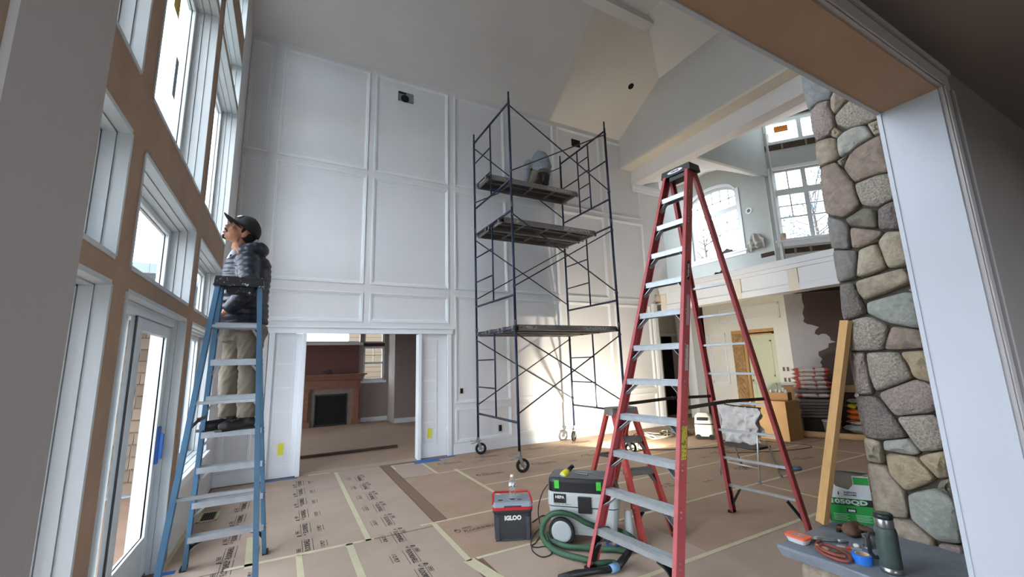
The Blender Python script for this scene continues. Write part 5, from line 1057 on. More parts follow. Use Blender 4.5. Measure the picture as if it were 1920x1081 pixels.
# plastic tub with orange lid
tb = Vector((3.005, 1.735, HZ)); M = frame(tb, (-.05, -1), None)
t = thing('blade_tub', 'small clear plastic tub with orange lid on the hearth corner', 'tub', tuple(tb))
build(sect(MB(), [(0, -.055, .05, -.035, .035, .015), (.03, -.065, .06, -.042, .042, .015)]).xf(M), 'tub', mat('tub_clear', '#c9c6c6', .3), t)
build(sect(MB(), [(.03, -.07, .065, -.047, .047, .018), (.042, -.07, .065, -.047, .047, .018)]).xf(M), 'lid', mat('lid_orange', '#e0633a', .5), t)
build(MB().box(-.03, .035, -.025, .025, .042, .0435).xf(M), 'lid_sticker', mat('lid_sticker_grey', '#7f5e55', .5, n=60, c2='#c6a79b'), t)
# coiled rope, pliers, knives, clamp, glove, etc
rp = curve_pts([(3.10, 1.66, HZ+.012), (3.02, 1.64, HZ+.012), (2.93, 1.57, HZ+.012), (2.905, 1.48, HZ+.012), (2.93, 1.43, HZ+.012), (3.0, 1.45, HZ+.014), (3.05, 1.53, HZ+.018), (3.03, 1.61, HZ+.022), (2.95, 1.58, HZ+.024), (2.93, 1.50, HZ+.024), (2.95, 1.45, HZ+.024)], 8)
solo(MB().tube(rp, .009, 8), 'hose_loop', mat('rust_red_rubber', '#8d4a3c', .6, n=20, c2='#7a3d32'), 'rust-red rubber hose loop lying on the hearth edge', 'hose', (3.0, 1.55, HZ), smooth=True)
t = thing('brush', 'worn brush with brown bristles inside the red hose loop', 'brush', (3.0, 1.53, HZ))
m = MB(); rnd = random.Random(6)
for k in range(60): a = Vector((2.985+rnd.uniform(-.02, .02), 1.545+rnd.uniform(-.02, .02), HZ+.012)); m.tube([a, a+Vector((rnd.uniform(-.01, .01), -.055+rnd.uniform(-.01, .01), rnd.uniform(-.006, .012)))], .0018, 3)
bb_ = build(m, 'bristles', mat('bristle_brown', '#6d4b37', .9), t); bb_['kind'] = 'stuff'
build(MB().tube([(2.99, 1.56, HZ+.014), (3.0, 1.63, HZ+.014)], .012, 8), 'brush_handle', WOODL, t, smooth=True)
def pliers(x, y, a, lab, colr):
    t = thing('pliers', lab, 'pliers', (x, y, HZ)); R = Matrix.Translation((x, y, HZ+.011)) @ Matrix.Rotation(a, 4, 'Z')
    for s in (-1, 1):
        build(MB().tube([R @ Vector(p) for p in ((0, .004*s, 0), (-.03, .012*s, 0), (-.10, .020*s, 0), (-.13, .014*s, 0))], [.006, .007, .008, .006], 8), 'grip', colr, t, smooth=True)
    build(MB().tube([R @ Vector((-.005, 0, 0)), R @ Vector((.02, 0, 0)), R @ Vector((.055, 0, 0))], [.012, .012, .004], 8), 'jaws', STEEL, t, smooth=True)
pliers(3.10, 1.70, -1.2, 'red-handled pliers by the orange-lidded tub', mat('grip_red', '#7c2a24', .5)); pliers(3.20, 1.60, -.9, 'steel pliers lying between the stud and the tape roll', STEEL)
def knife(x, y, a, lab, mm):
    t = thing('utility_knife', lab, 'knife', (x, y, HZ)); R = Matrix.Translation((x, y, HZ)) @ Matrix.Rotation(a, 4, 'Z')
    build(MB().rbox(-.07, .05, -.012, .012, .001, .018, .008).xf(R), 'knife_body', mm, t, bevel=.003)
    build(MB().prism([(.05, -.008, .008), (.085, .004, .008), (.05, .008, .008)], (0, 0, .0015)).xf(R), 'blade', STEEL, t)
    build(MB().box(-.03, 0, -.0125, .0125, .004, .019).xf(R), 'grip_band', mat('orange_grip', '#cf4f33', .5), t)
knife(3.44, 1.70, .3, 'orange-banded utility knife behind the timber stud', VD); knife(3.13, 1.50, -1.0, 'pale putty knife beside the blue tape roll', mat('putty_steel', '#b9b5a6', .4, .5))
m = MB().ball((0, 0, .04), (.075, .05, .045), 18, 12); m.v = [tuple(Vector(v)*(1+.35*noise.noise(Vector(v)*22+Vector((3, 1, 2))))) for v in m.v]; m.xf(Matrix.Translation((3.40, 1.60, HZ)))
gv = thing('leather_glove', 'crumpled brown leather glove in front of the paint carton', 'glove', (3.40, 1.60, HZ))
LG = mat('brown_leather', '#6a5140', .8, n=14, c2='#4f3b2e'); m.v = [(v[0], v[1], max(v[2], HZ+.001)) for v in m.v]; build(m, 'glove_palm', LG, gv, smooth=True)
for k, (dx_, dy_) in enumerate(((.06, -.03), (.07, -.0), (.05, -.05), (.03, .05))): build(MB().tube([(3.40, 1.60, HZ+.045), (3.40+dx_*.8, 1.60+dy_-.03, HZ+.05), (3.40+dx_, 1.60+dy_*1.4-.07, HZ+.02)], [.02, .016, .013], 8), 'glove_finger', LG, gv, smooth=True)
tm = thing('tape_measure', 'chrome tape measure with green label behind the flask handle', 'tape measure', (3.28, 1.475, HZ)); R = Matrix.Translation((3.28, 1.475, HZ)) @ Matrix.Rotation(.5, 4, 'Z')
build(MB().rbox(-.038, .038, -.018, .018, 0, .062, .014).xf(R), 'case', mat('chrome', '#b9bcc0', .2, .9), tm, bevel=.006)
build(MB().box(-.022, .022, -.0195, -.018, .015, .045).box(-.022, .022, -.012, .012, .062, .0632).xf(R), 'label_plate', mat('measure_green', '#33523a', .5), tm)
solo(MB().ball((3.2, 1.50, HZ+.013), (.016, .02, .013)), 'white_lump', mat('putty_white', '#cfcfcc', .7), 'small white putty lump beside the tape measure', 'putty', (3.2, 1.5, HZ), smooth=True)

# ---- small fittings on walls, ceiling and floor
def wallbox(name, lab, x, z, w, h, m_, cat, inner=True):
    t = thing(name, lab, cat, (x, YB, z)); build(B(x-w/2, x+w/2, YB-.006, YB+.011, z-h/2, z+h/2), 'cover', m_, t)
    if inner: build(B(x-w*.32, x+w*.32, YB-.008, YB-.005, z-h*.36, z+h*.36), 'recess', DARK, t)
    return t
wallbox('switch_box', 'small uncovered switch box between the opening and the scaffold', 2.92, 1.11, .085, .125, mat('box_cream', '#c9c3b4', .5), 'switch')
wallbox('outlet_box', 'small dark outlet box in the low panel behind the scaffold', 3.71, .37, .06, .115, mat('box_black', '#2a2826', .6), 'outlet')
t = thing('ceiling_vent_box', 'open metal vent box high on the left of the panelled wall', 'vent', (1.79, YB, 6.83))
build(B(1.645, 1.945, YB-.006, YB+.012, 6.73, 6.93), 'metal_box', mat('vent_grey', '#7f8688', .5, .4), t); build(MB().lathe([(.08, 0), (.08, .002)], (1.78, YB-.007, 6.79), 20, (0, -1, 0)), 'round_duct', DARK, t); build(B(1.66, 1.80, YB-.008, YB-.006, 6.88, 6.92), 'slot', DARK, t)
t = thing('ceiling_vent_box', 'dark open vent box high behind the right of the scaffold', 'vent', (5.95, YB, 6.84))
build(B(5.83, 6.08, YB-.006, YB+.012, 6.75, 6.93), 'metal_box', DARK, t)
n_ = Vector((0, SL, 1)).normalized(); pc = Vector((6.78, 6.345, zc(6.345)-.006))
t = thing('recessed_light_hole', 'round dark recessed light hole in the sloping ceiling', 'light fitting', tuple(pc)); build(MB().lathe([(.075, -.002), (.075, .01)], pc, 24, n_), 'can', DARK, t); build(MB().lathe([(.074, -.004), (.088, -.004), (.088, .0), (.074, .0), (.074, -.004)], pc, 24, n_), 'rim', TRIM, t)
t = thing('junction_box', 'round junction box on the grey wall right of the arched window', 'junction box', (10.7, 6.30, 5.41)); build(MB().lathe([(.05, 0), (.085, 0), (.085, .02), (.05, .02), (.05, 0)], (10.7, 6.30, 5.41), 20, (-1, 0, 0)), 'ring', TRIM, t); build(MB().lathe([(.05, 0), (.05, .008)], (10.7, 6.30, 5.41), 20, (-1, 0, 0)), 'recess', mat('grey_recess', '#6d7070', .7), t)
for z, lab in ((1.27, 'upper double outlet plate right of the pale green door'), (1.03, 'lower double outlet plate right of the pale green door')):
    t = thing('outlet_plate', lab, 'outlet', (X1, 5.58, z)); build(B(X1-.008, X1, 5.50, 5.68, z-.06, z+.06), 'plate', mat('plate_ivory', '#d3cdbd', .5), t)
    for y in (5.545, 5.635): build(B(X1-.011, X1-.007, y-.025, y+.025, z-.045, z+.045), 'socket', mat('socket_dark', '#5d5850', .5), t)
t = thing('floor_vent', 'floor vent opening framed in tape under the blue ladder', 'vent', (-.66, 6.08, 0))
build(B(-.73, -.60, 5.93, 6.23, .001, .004), 'vent_hole', DARK, t)
q = MB()
for (x0, x1, y0, y1) in ((-.76, -.73, 5.90, 6.26), (-.60, -.57, 5.90, 6.26), (-.76, -.57, 5.90, 5.93), (-.76, -.57, 6.23, 6.26)): q.box(x0, x1, y0, y1, .001, .006)
build(q, 'tape_frame', TAPE, t)
for k in range(6): build(B(-.73+.0216*k+.008, -.73+.0216*k+.012, 5.93, 6.23, .004, .006), 'louvre', mat('louvre_grey', '#7d7a74', .5, .4), t)
# jacket draped on the loft ledge and odds and ends
m = MB(); NU, NV = 30, 30; g = []
for jj in range(NV):
    v_ = jj/(NV-1); row = []
    for ii in range(NU):
        u_ = ii/(NU-1); wd = .46*(.55+.45*min(1, v_*2.2)); y = 6.38-.18-wd/2+wd*u_ + .03*noise.noise(Vector((v_*4, u_*3, 1)))
        z = 4.74 - v_*.52*(.75+.35*abs(noise.noise(Vector((u_*4, 3, 2))))) - .10*abs(u_-.5)*(1-v_)
        row.append((10.64 - .07*math.sin(math.pi*u_) - .05*math.sin(u_*17+v_*3)*(.3+v_*.7) + .03*noise.noise(Vector((u_*9, v_*7, 5))), y, z))
    g.append(row)
m.add([v for r in g for v in r], [(a*NU+b, a*NU+b+1, (a+1)*NU+b+1, (a+1)*NU+b) for a in range(NV-1) for b in range(NU-1)])
cf = solo(m, 'hanging_coat', mat('coat_white', '#b9b5af', .9, n=12, c2='#a19c96'), 'white painter coat hanging on the grey loft wall', 'coat', (10.6, 6.18, 4.25), smooth=True)
cf.modifiers.new('s', 'SOLIDIFY').thickness = .012
t = thing('coffee_cup', 'small cup on the left end of the square loft window sill', 'cup', tuple(slp(.12, -.03, 4.40))); c = slp(.12, -.03, 4.40)
build(MB().lathe([(.05, 0), (.06, .16), (.063, .16), (.063, .17), (.05, .175)], c, 14), 'cup', mat('cup_paper', '#c9c6c0', .6), t, smooth=True); build(MB().lathe([(.056, .06), (.061, .12)], c, 14), 'sleeve', CARD, t)
c = slp(1.22, -.03, 4.40); t = thing('caulk_tube', 'slim upright bottle on the sill of the square loft window', 'bottle', tuple(c)); build(MB().lathe([(.04, 0), (.04, .3), (.015, .36)], c, 12), 'tube', mat('tube_slate', '#59646c', .5), t); build(MB().lathe([(.012, .36), (.008, .42)], c, 8), 'nozzle', STEEL, t)
solo(MB().tube([(10.63, 7.15, 4.45), (10.63, 7.0, 4.52), (10.62, 6.86, 4.46), (10.63, 7.25, 4.46)], .03, 6), 'rag_bundle', mat('rag_dark', '#4b4644', .8), 'dark rag bundle on the sill of the arched loft window', 'cloth', (10.63, 7.05, 4.42), smooth=True)
solo(MB().tube([(8.3, 5.88, 3.275), (8.3, 5.8, 3.42), (8.32, 5.7, 3.40), (8.3, 5.62, 3.47)], .025, 6), 'clamp', VD, 'black clamp left on top of the loft edge beam', 'clamp', (8.3, 5.75, 3.36), smooth=True)
pw = Vector((4.98, 6.72, 5.11)); solo(MB().tube([(4.9, 6.7, 5.125), (5.0, 6.74, 5.13), (5.1, 6.72, 5.125)], .015, 6).ball((4.92, 6.74, 5.14), (.05, .04, .03)), 'sanding_sponge', mat('sponge_grey', '#6d6862', .8), 'grey sanding tool beside the kneeling worker on the top plank', 'tool', tuple(pw), smooth=True)

# ============================================================ PEOPLE
SKIN = mat('skin', '#b98468', .5, n=16, c2='#ad775c'); JK = mat('jacket_nylon', '#2b2e3a', .42, n=10, c2='#23252f'); JK2 = mat('jacket_side_black', '#17181c', .6)
KH = mat('khaki_cloth', '#7c7263', .85, n=7, c2='#6c6355'); SHOE = mat('black_shoe', '#1a1a1b', .5); CAPM = mat('cap_black', '#191b1d', .7)
PX, PY, FZ = -.40, 4.36, 1.129
def part_mesh(name, mb, m_, parent, voxel, smooth=6, disp=None, factor=.6):
    L = ORI[parent.name]; return link(name, remeshed(mb, name, m_, L, voxel, smooth, factor, disp), parent)
man = thing('person', 'man in black cap and dark puffer jacket standing on the blue ladder looking up', 'person', (PX, PY, FZ))
# local head frame: forward f (toward the windows and up), up h, side s (toward the camera)
HC = Vector((-.415, 4.35, 2.825)); f = Vector((-.80, -.40, .42)).normalized(); s = Vector((-.22, -.975, 0)); s = (s - f*s.dot(f)).normalized(); h = s.cross(f).normalized()
if h.z < 0: h = -h
HS = 1.12
def hp_(a, b, c): return HC + (f*a + s*b + h*c)*HS                         # forward, toward camera, up
RH = Matrix((f, s, h)).transposed()
b = MB()
b.ball(hp_(-.012, 0, .03), tuple(q_*HS for q_ in (.098, .076, .092)), 24, 16, RH)            # skull
b.ball(hp_(.028, 0, -.045), tuple(q_*HS for q_ in (.068, .060, .072)), 20, 14, RH)           # face
b.ball(hp_(.052, 0, -.098), tuple(q_*HS for q_ in (.034, .034, .026)), 14, 10, RH)           # chin
b.tube([hp_(-.005, .045, -.075), hp_(.05, .022, -.10)], [.024, .02], 10); b.tube([hp_(-.005, -.045, -.075), hp_(.05, -.022, -.10)], [.024, .02], 10)
b.tube([hp_(.082, 0, .008), hp_(.100, 0, -.022), hp_(.112, 0, -.036)], [.010, .013, .014], 10)   # nose
for e in (-1, 1): b.ball(hp_(.100, .012*e, -.040), tuple(q_*HS for q_ in (.010, .009, .008)), 8, 6, RH)
for e in (-1, 1): b.ball(hp_(.062, .040*e, -.030), tuple(q_*HS for q_ in (.026, .022, .022)), 12, 8, RH)                # cheeks
b.tube([hp_(.074, -.034, .026), hp_(.084, 0, .024), hp_(.074, .034, .026)], .013, 8)             # brow
b.ball(hp_(.086, 0, -.066), tuple(q_*HS for q_ in (.016, .024, .012)), 12, 8, RH); b.ball(hp_(.082, 0, -.083), tuple(q_*HS for q_ in (.014, .020, .009)), 12, 8, RH)
for e in (-1, 1): b.ball(hp_(-.012, .076*e, -.018), tuple(q_*HS for q_ in (.020, .009, .032)), 12, 8, RH)               # ears
b.tube([hp_(-.02, 0, -.03), hp_(-.05, 0, -.12), Vector((-.365, 4.36, 2.60)), Vector((-.35, 4.36, 2.45))], [(.056, .056), (.058, .058), (.066, .066), (.10, .10)], 14)
# trunk, arms, hands under the clothes: one continuous surface
SHL = [Vector((-.355, 4.20, 2.545)), Vector((-.345, 4.53, 2.555))]
b.tube([Vector((-.35, 4.36, 2.5)), Vector((-.36, 4.36, 2.25)), Vector((-.345, 4.36, 2.0))], [(.10, .16), (.11, .15), (.12, .15)], 16)
ELB = [Vector((-.31, 4.13, 2.265)), Vector((-.33, 4.60, 2.28))]; WR = [Vector((-.47, 4.16, 2.07)), Vector((-.52, 4.47, 2.03))]
HDIR = [Vector((-.75, .1, -.6)).normalized(), Vector((-.55, -.2, -.8)).normalized()]
for i in (0, 1):
    b.tube([SHL[i]+Vector((0, .065*(1-2*i), .0)), ELB[i], WR[i]], [.042, .038, .028], 12); b.tube([Vector((-.35, 4.36, 2.5)), SHL[i]+Vector((0, .07*(1-2*i), -.02))], [.06, .045], 12)
    w, d = WR[i], HDIR[i]; sd_ = d.cross(Vector((0, 1, 0))).normalized(); nn = d.cross(sd_)
    b.tube([w, w+d*.045, w+d*.085], [(.026, .018), (.038, .017), (.040, .015)], 10)
    for k, ln in enumerate((.066, .076, .072, .056)):
        o = w + d*.078 + nn*(-.030+.020*k); b.tube([o, o+d*ln*.5+sd_*.006, o+d*ln*.8+sd_*.022, o+d*ln*.9+sd_*.038], [.0092, .0088, .0082, .007], 8)
    o = w + d*.025 - nn*.028; b.tube([o, o+d*.03-nn*.022+sd_*.006, o+d*.062-nn*.028+sd_*.018], [.012, .0105, .009], 8)
for i, (hy, k_, a_) in enumerate((((-.30, 4.27, 1.98), (-.275, 4.275, 1.56), (-.27, 4.285, 1.20)), ((-.36, 4.46, 1.98), (-.425, 4.42, 1.57), (-.41, 4.38, 1.20)))):
    b.tube([Vector(hy), Vector(k_), Vector(a_)], [.08, .05, .038], 12)
body = part_mesh('body', b, SKIN, man, .0052, 4, factor=.5)
# face details
def det(name, mb, m_, **k): return build(mb, name, m_, body, **k)
for e in (-1, 1):
    det('eye', MB().ball(hp_(.079, .030*e, .002), tuple(q_*HS for q_ in (.0095, .012, .0085)), 12, 8, RH), mat('eye_white', '#cfc6be', .3), smooth=True)
    det('iris', MB().ball(hp_(.0868, .0295*e, .004), tuple(q_*HS for q_ in (.004, .005, .005)), 10, 6, RH), mat('iris_dark', '#241811', .2), smooth=True)
    det('eyebrow', MB().tube([hp_(.094, .012*e, .022), hp_(.093, .030*e, .029), hp_(.078, .050*e, .022)], [.0035, .0048, .0025], 6), mat('hair_black', '#1c1613', .8), smooth=True)
det('moustache', MB().tube([hp_(.083, -.032, -.066), hp_(.099, -.016, -.054), hp_(.104, 0, -.052), hp_(.099, .016, -.054), hp_(.083, .032, -.066)], [.003, .006, .0065, .006, .003], 8), MATS['hair_black'], smooth=True)
det('teeth', MB().ball(hp_(.094, 0, -.069), tuple(q_*HS for q_ in (.008, .021, .0075)), 14, 8, RH), mat('teeth', '#d9d3c8', .3), smooth=True)
det('lips', MB().tube([hp_(.084, -.028, -.066), hp_(.096, -.012, -.080), hp_(.098, 0, -.082), hp_(.096, .012, -.080), hp_(.084, .028, -.066)], [.003, .005, .0055, .005, .003], 8), mat('lip', '#9a5a50', .5), smooth=True)
det('goatee', MB().ball(hp_(.078, 0, -.106), tuple(q_*HS for q_ in (.014, .018, .016)), 14, 10, RH).tube([hp_(.06, -.02, -.114), hp_(.075, 0, -.118), hp_(.06, .02, -.114)], .010, 8), MATS['hair_black'], smooth=True)
for e in (-1, 1): det('sideburn', MB().ball(hp_(.012, .073*e, .012), tuple(q_*HS for q_ in (.012, .005, .03)), 10, 8, RH), MATS['hair_black'], smooth=True)
det('hair', MB().ball(hp_(-.040, 0, .0), tuple(q_*HS for q_ in (.073, .073, .078)), 18, 12, RH), MATS['hair_black'], smooth=True)
# cap
c = MB(); vs = []; fs = []; n = 26; K = 9
for j in range(K):
    th = (math.pi/2+.12)*j/(K-1)
    for i in range(n):
        a = 2*math.pi*i/n; vs.append(hp_(-.014+.108*math.sin(th)*math.cos(a)*(1.0), .086*math.sin(th)*math.sin(a), .038+.094*math.cos(th)-.018*math.sin(th)*(1-math.cos(a))*.5))
fs = [(j*n+i, j*n+(i+1) % n, (j+1)*n+(i+1) % n, (j+1)*n+i) for j in range(K-1) for i in range(n)]
c.add(vs, fs); crown = build(c, 'cap', CAPM, man, smooth=True); sdm = crown.modifiers.new('s', 'SOLIDIFY'); sdm.thickness = .005
vs = []
for j in range(5):
    for i in range(13):
        a = -1.15+2.3*i/12; r0_ = 1+.0*j; q = j/4
        vs.append(hp_(-.014+.106*math.cos(a)+q*(.085)*math.cos(a*.75), (.084+.004*q)*math.sin(a)*(1-.05*q), .040+q*.004-.040*abs(math.sin(a))**2))
v_ = build(MB().add(vs, [(j*13+i, j*13+i+1, (j+1)*13+i+1, (j+1)*13+i) for j in range(4) for i in range(12)]), 'cap_visor', CAPM, crown, smooth=True); sdm = v_.modifiers.new('s', 'SOLIDIFY'); sdm.thickness = .005
det2 = build(MB().lathe([(.022, 0), (.022, .002)], hp_(.085, .02, .085), 18, (f*.8+h*.55+s*.2).normalized()), 'cap_badge', mat('badge_grey', '#9da3a3', .5), crown)
build(MB().ball(hp_(-.014, 0, .134), .006, 8, 6), 'cap_button', CAPM, crown)
# puffer jacket: quilted tubes, remeshed to one surface
j = MB()
def puff(p, q, ra, rb, n_, amp=.009, flat=1):
    p, q = Vector(p), Vector(q); pts = []; rs = []
    for i in range(n_*4+1):
        t = i/(n_*4); a = abs(math.sin(math.pi*t*n_))**.6; pts.append(p.lerp(q, t)); rx = ra[0]+(rb[0]-ra[0])*t; ry = ra[1]+(rb[1]-ra[1])*t; rs.append((rx-amp+amp*2*a, ry-amp+amp*2*a))
    return pts, rs
body_pts = [((-.345, 4.365, 2.615), (.062, .100)), ((-.345, 4.365, 2.56), (.115, .170)), ((-.355, 4.365, 2.42), (.150, .185)), ((-.36, 4.365, 2.22), (.158, .180)), ((-.345, 4.365, 2.03), (.165, .178)), ((-.34, 4.365, 1.965), (.158, .172))]
pts, rs = [], []
for (a, ra), (b_, rb) in zip(body_pts, body_pts[1:]):
    nn = max(1, round((Vector(a)-Vector(b_)).length/.048)); p_, r_ = puff(a, b_, ra, rb, nn); pts += p_[:-1]; rs += r_[:-1]
j.tube(pts, rs, 24)
for i in (0, 1):
    p_, r_ = puff(SHL[i]+Vector((0, .065*(1-2*i), .035)), ELB[i], (.088, .088), (.068, .068), 6, .007); j.tube(p_, r_, 14)
    p_, r_ = puff(ELB[i], WR[i].lerp(ELB[i], .06), (.068, .068), (.048, .048), 5, .006); j.tube(p_, r_, 14); j.ball(ELB[i], .066, 12, 8)
# hood lying behind the neck, collar
for k in range(9):
    a = -2.2+4.4*k/8; j.ball((-.335+.085*math.cos(a), 4.365+.105*math.sin(a), 2.655+.025*math.cos(a)), (.048, .05, .052), 12, 8)
j.ball((-.265, 4.365, 2.665), (.07, .11, .06), 16, 10)
jk = part_mesh('puffer_jacket', j, JK, man, .011, 3, factor=.5)
build(MB().tube([Vector((-.455, 4.36, 2.64)), Vector((-.485, 4.345, 2.56)), Vector((-.505, 4.35, 2.45))], [.030, .028, .014], 10), 'shirt_front', mat('tee_white', '#d5d6da', .8), jk, smooth=True)
build(MB().tube([Vector((-.478, 4.325, 2.60)), Vector((-.500, 4.335, 2.54)), Vector((-.515, 4.345, 2.40)), Vector((-.518, 4.35, 2.2)), Vector((-.508, 4.35, 2.0))], .008, 6), 'zip', BLACK, jk, smooth=True)
build(MB().ball((-.44, 4.19, 2.475), (.02, .004, .006)), 'chest_logo', mat('logo_grey', '#7b8090', .6), jk)
# trousers
q = MB(); q.tube([Vector((-.345, 4.365, 2.02)), Vector((-.34, 4.365, 1.92)), Vector((-.345, 4.365, 1.84))], [(.125, .155), (.140, .165), (.13, .16)], 20)
q.ball((-.25, 4.365, 1.93), (.09, .13, .11), 16, 10)
q.tube([(-.29, 4.285, 1.93), (-.275, 4.28, 1.75), (-.275, 4.275, 1.56), (-.275, 4.28, 1.38), (-.268, 4.285, 1.30), (-.27, 4.285, 1.225)], [.104, .092, .074, .066, .062, .070], 18)
q.tube([(-.37, 4.445, 1.93), (-.40, 4.44, 1.75), (-.425, 4.42, 1.56), (-.425, 4.40, 1.38), (-.415, 4.385, 1.30), (-.41, 4.38, 1.225)], [.104, .094, .076, .068, .064, .070], 18)
def fold(p, n): return .006*noise.noise(Vector((p.x*9+p.z*6, p.y*9, p.z*13))) + .009*noise.noise(Vector((p.x*22, p.y*22, p.z*30-p.x*34)))
part_mesh('trousers', q, KH, man, .011, 4, disp=fold)
for (hx_, hy_, tx, ty) in ((-.215, 4.29, -.45, 4.225), (-.345, 4.385, -.585, 4.33)):
    q = MB(); z = FZ
    q.tube([Vector((hx_+.01, hy_, z+.045)), Vector((hx_-.06, hy_, z+.052)), Vector((hx_-.14, (hy_+ty)/2, z+.043)), Vector((tx+.05, ty, z+.036)), Vector((tx+.0, ty, z+.028))], [(.038, .036), (.050, .042), (.052, .043), (.036, .048), (.022, .032)], 14)
    q.tube([Vector((hx_-.045, hy_, z+.06)), Vector((hx_-.045, hy_, z+.12))], .048, 12)
    q.v = [(v[0], v[1], max(v[2], z+.004)) for v in q.v]
    sh = part_mesh('shoe', q, SHOE, man, .008, 3)
    q = MB(); q.prism([(hx_+.045, hy_-.030, z), (hx_+.045, hy_+.030, z), (hx_-.1, hy_+.040, z), (tx+.03, ty+.048, z), (tx-.02, ty+.02, z), (tx-.02, ty-.02, z), (tx+.03, ty-.046, z), (hx_-.1, hy_-.040, z)], (0, 0, .018)); build(q, 'sole', mat('sole_rubber', '#222224', .7), sh)
    q = MB()
    for k in range(4): x = hx_-.10-.022*k; q.tube([(x, ty-.026, z+.086-.006*k), (x-.01, ty, z+.092-.007*k), (x, ty+.026, z+.086-.006*k)], .0035, 5)
    build(q, 'laces', mat('lace', '#3a3a3c', .8), sh, smooth=True)

# kneeling worker on the top plank, back to the camera, head down
WX, WY, WZ = 4.50, 6.82, 5.112
wk = thing('person', 'worker in pale grey sweatshirt kneeling with back turned on the top scaffold plank', 'person', (WX, WY, WZ))
b = MB(); hips = [Vector((WX-.09, WY+.05, WZ+.40)), Vector((WX+.10, WY+.05, WZ+.40))]
knees = [Vector((WX-.17, WY+.24, WZ+.07)), Vector((WX+.15, WY+.24, WZ+.07))]; ank = [Vector((WX-.19, WY-.12, WZ+.07)), Vector((WX-.03, WY-.12, WZ+.07))]
b.tube([Vector((WX+.0, WY+.04, WZ+.40)), Vector((WX+.0, WY+.14, WZ+.62)), Vector((WX+.02, WY+.26, WZ+.74))], [(.15, .12), (.15, .11), (.16, .10)], 16)
for i in (0, 1): b.tube([hips[i], knees[i]], [.085, .06], 12); b.tube([knees[i], ank[i]], [.055, .04], 12)
b.tube([Vector((WX+.03, WY+.27, WZ+.74)), Vector((WX+.04, WY+.36, WZ+.70)), Vector((WX+.05, WY+.40, WZ+.66))], [.06, .055, .05], 12)
b.ball((WX+.06, WY+.44, WZ+.60), (.078, .098, .11), 18, 12); b.ball((WX+.06, WY+.54, WZ+.575), (.012, .016, .02)); b.ball((WX-.02, WY+.43, WZ+.60), (.01, .02, .03)); b.ball((WX+.14, WY+.43, WZ+.60), (.01, .02, .03))
sh_ = [Vector((WX-.17, WY+.26, WZ+.70)), Vector((WX+.20, WY+.28, WZ+.71))]; el_ = [Vector((WX-.245, WY+.20, WZ+.44)), Vector((WX+.25, WY+.38, WZ+.46))]; wr_ = [Vector((WX-.20, WY+.30, WZ+.20)), Vector((WX+.19, WY+.50, WZ+.36))]
for i in (0, 1):
    b.tube([sh_[i], el_[i], wr_[i]], [.055, .045, .03], 12); d = Vector((.15, .5, -.6)).normalized() if i == 0 else Vector((-.3, .8, .1)).normalized()
    nn = d.cross(Vector((0, 0, 1))).normalized(); dn = d.cross(nn); b.tube([wr_[i], wr_[i]+d*.08], [(.03, .02), (.04, .018)], 10)
    for k, ln in enumerate((.062, .072, .068, .052)): o = wr_[i]+d*.075+nn*(-.030+.02*k); b.tube([o, o+d*ln*.6, o+d*ln+dn*.015], [.010, .009, .008], 8)
    o = wr_[i]+d*.02-nn*.03; b.tube([o, o+d*.035-nn*.025, o+d*.06-nn*.03], [.012, .011, .009], 8)
wb_ = part_mesh('body', b, SKIN, wk, .008, 4, factor=.5)
build(MB().ball((WX+.06, WY+.425, WZ+.63), (.085, .10, .10), 16, 10), 'hair', MATS['hair_black'], wb_, smooth=True)
q = MB(); q.tube([Vector((WX, WY-.01, WZ+.36)), Vector((WX, WY+.01, WZ+.50)), Vector((WX+.01, WY+.08, WZ+.66)), Vector((WX+.02, WY+.20, WZ+.76)), Vector((WX+.03, WY+.30, WZ+.78))], [(.185, .17), (.215, .19), (.22, .18), (.19, .13), (.12, .08)], 22)
for i in (0, 1): q.tube([sh_[i], el_[i], wr_[i].lerp(el_[i], .1)], [.085, .072, .05], 14)
q.tube([Vector((WX+.04, WY+.33, WZ+.76)), Vector((WX+.12, WY+.25, WZ+.84)), Vector((WX+.17, WY+.24, WZ+.78))], [.05, .05, .04], 10)
def fold2(p, n): return .016*noise.noise(Vector((p.x*5, p.y*6, p.z*16))) + .008*noise.noise(p*26)
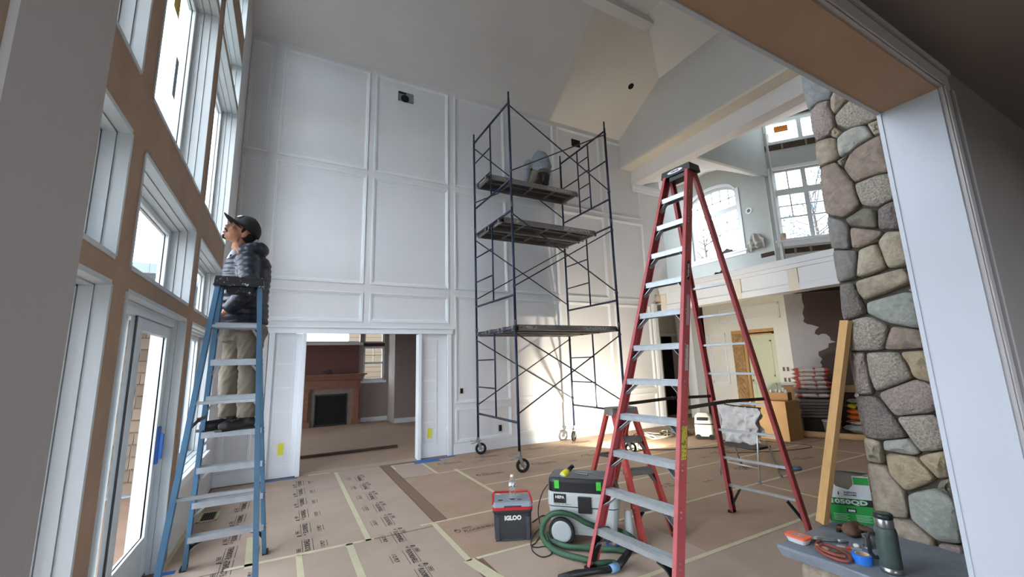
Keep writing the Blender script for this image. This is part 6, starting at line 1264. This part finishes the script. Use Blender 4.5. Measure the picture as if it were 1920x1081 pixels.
part_mesh('sweatshirt', q, mat('grey_sweatshirt', '#8f949c', .9, n=6, c2='#858a93'), wk, .014, 4, disp=fold2)
q = MB(); q.tube([Vector((WX, WY+.02, WZ+.50)), Vector((WX, WY+.04, WZ+.36))], [(.165, .14), (.175, .14)], 20)
for i in (0, 1): q.tube([hips[i], knees[i]+Vector((0, 0, .01))], [.12, .085], 14); q.tube([knees[i]+Vector((0, 0, .01)), ank[i]+Vector((0, .05, .01))], [.082, .068], 14)
q.v = [(v[0], v[1], max(v[2], WZ+.003)) for v in q.v]
part_mesh('trousers', q, mat('work_khaki', '#7d7466', .9, n=7, c2='#6b6357'), wk, .014, 4, disp=lambda p, n: .6*fold(p, n) if p.z > WZ+.05 else 0)
for i in (0, 1):
    a = ank[i]; t_ = MB().tube([a+Vector((0, .06, .0)), a+Vector((0, -.02, .01)), a+Vector((0, -.075, .02))], [.05, .058, .05], 12)
    t_.tube([a+Vector((0, -.055, .09)), a+Vector((0, -.055, .16)), a+Vector((0, -.04, .20)) ] if False else [a+Vector((0, -.05, -.05)), a+Vector((0, -.055, .05)), a+Vector((0, -.05, .13)), a+Vector((0, -.04, .19))], [(.04, .034), (.05, .04), (.048, .036), (.034, .028)], 14)
    t_.v = [(v[0], v[1], max(v[2], WZ+.004)) for v in t_.v]
    bt_ = part_mesh('boot', t_, SHOE, wk, .009, 3)
    y = a.y-.098; pts = [(-.030, -.055), (.030, -.055), (.036, -.02), (.030, .03), (.044, .09), (.044, .14), (.024, .185), (-.024, .185), (-.044, .14), (-.044, .09), (-.030, .03), (-.036, -.02)]
    build(MB().prism([(a.x+px_, y, max(WZ+.004, a.z+pz_)) for px_, pz_ in pts], (0, .014, 0)), 'sole', mat('boot_sole', '#3a3532', .8), bt_)
    q = MB()
    for k in range(6): z = a.z-.03+.036*k; q.box(a.x-.032, a.x-.006, y-.005, y, z, z+.018).box(a.x+.006, a.x+.032, y-.005, y, z, z+.018)
    build(q, 'tread', mat('boot_tread', '#2b2725', .8), bt_)

man.location.y -= .085; man.location.x += .006
bpy.context.view_layer.update()
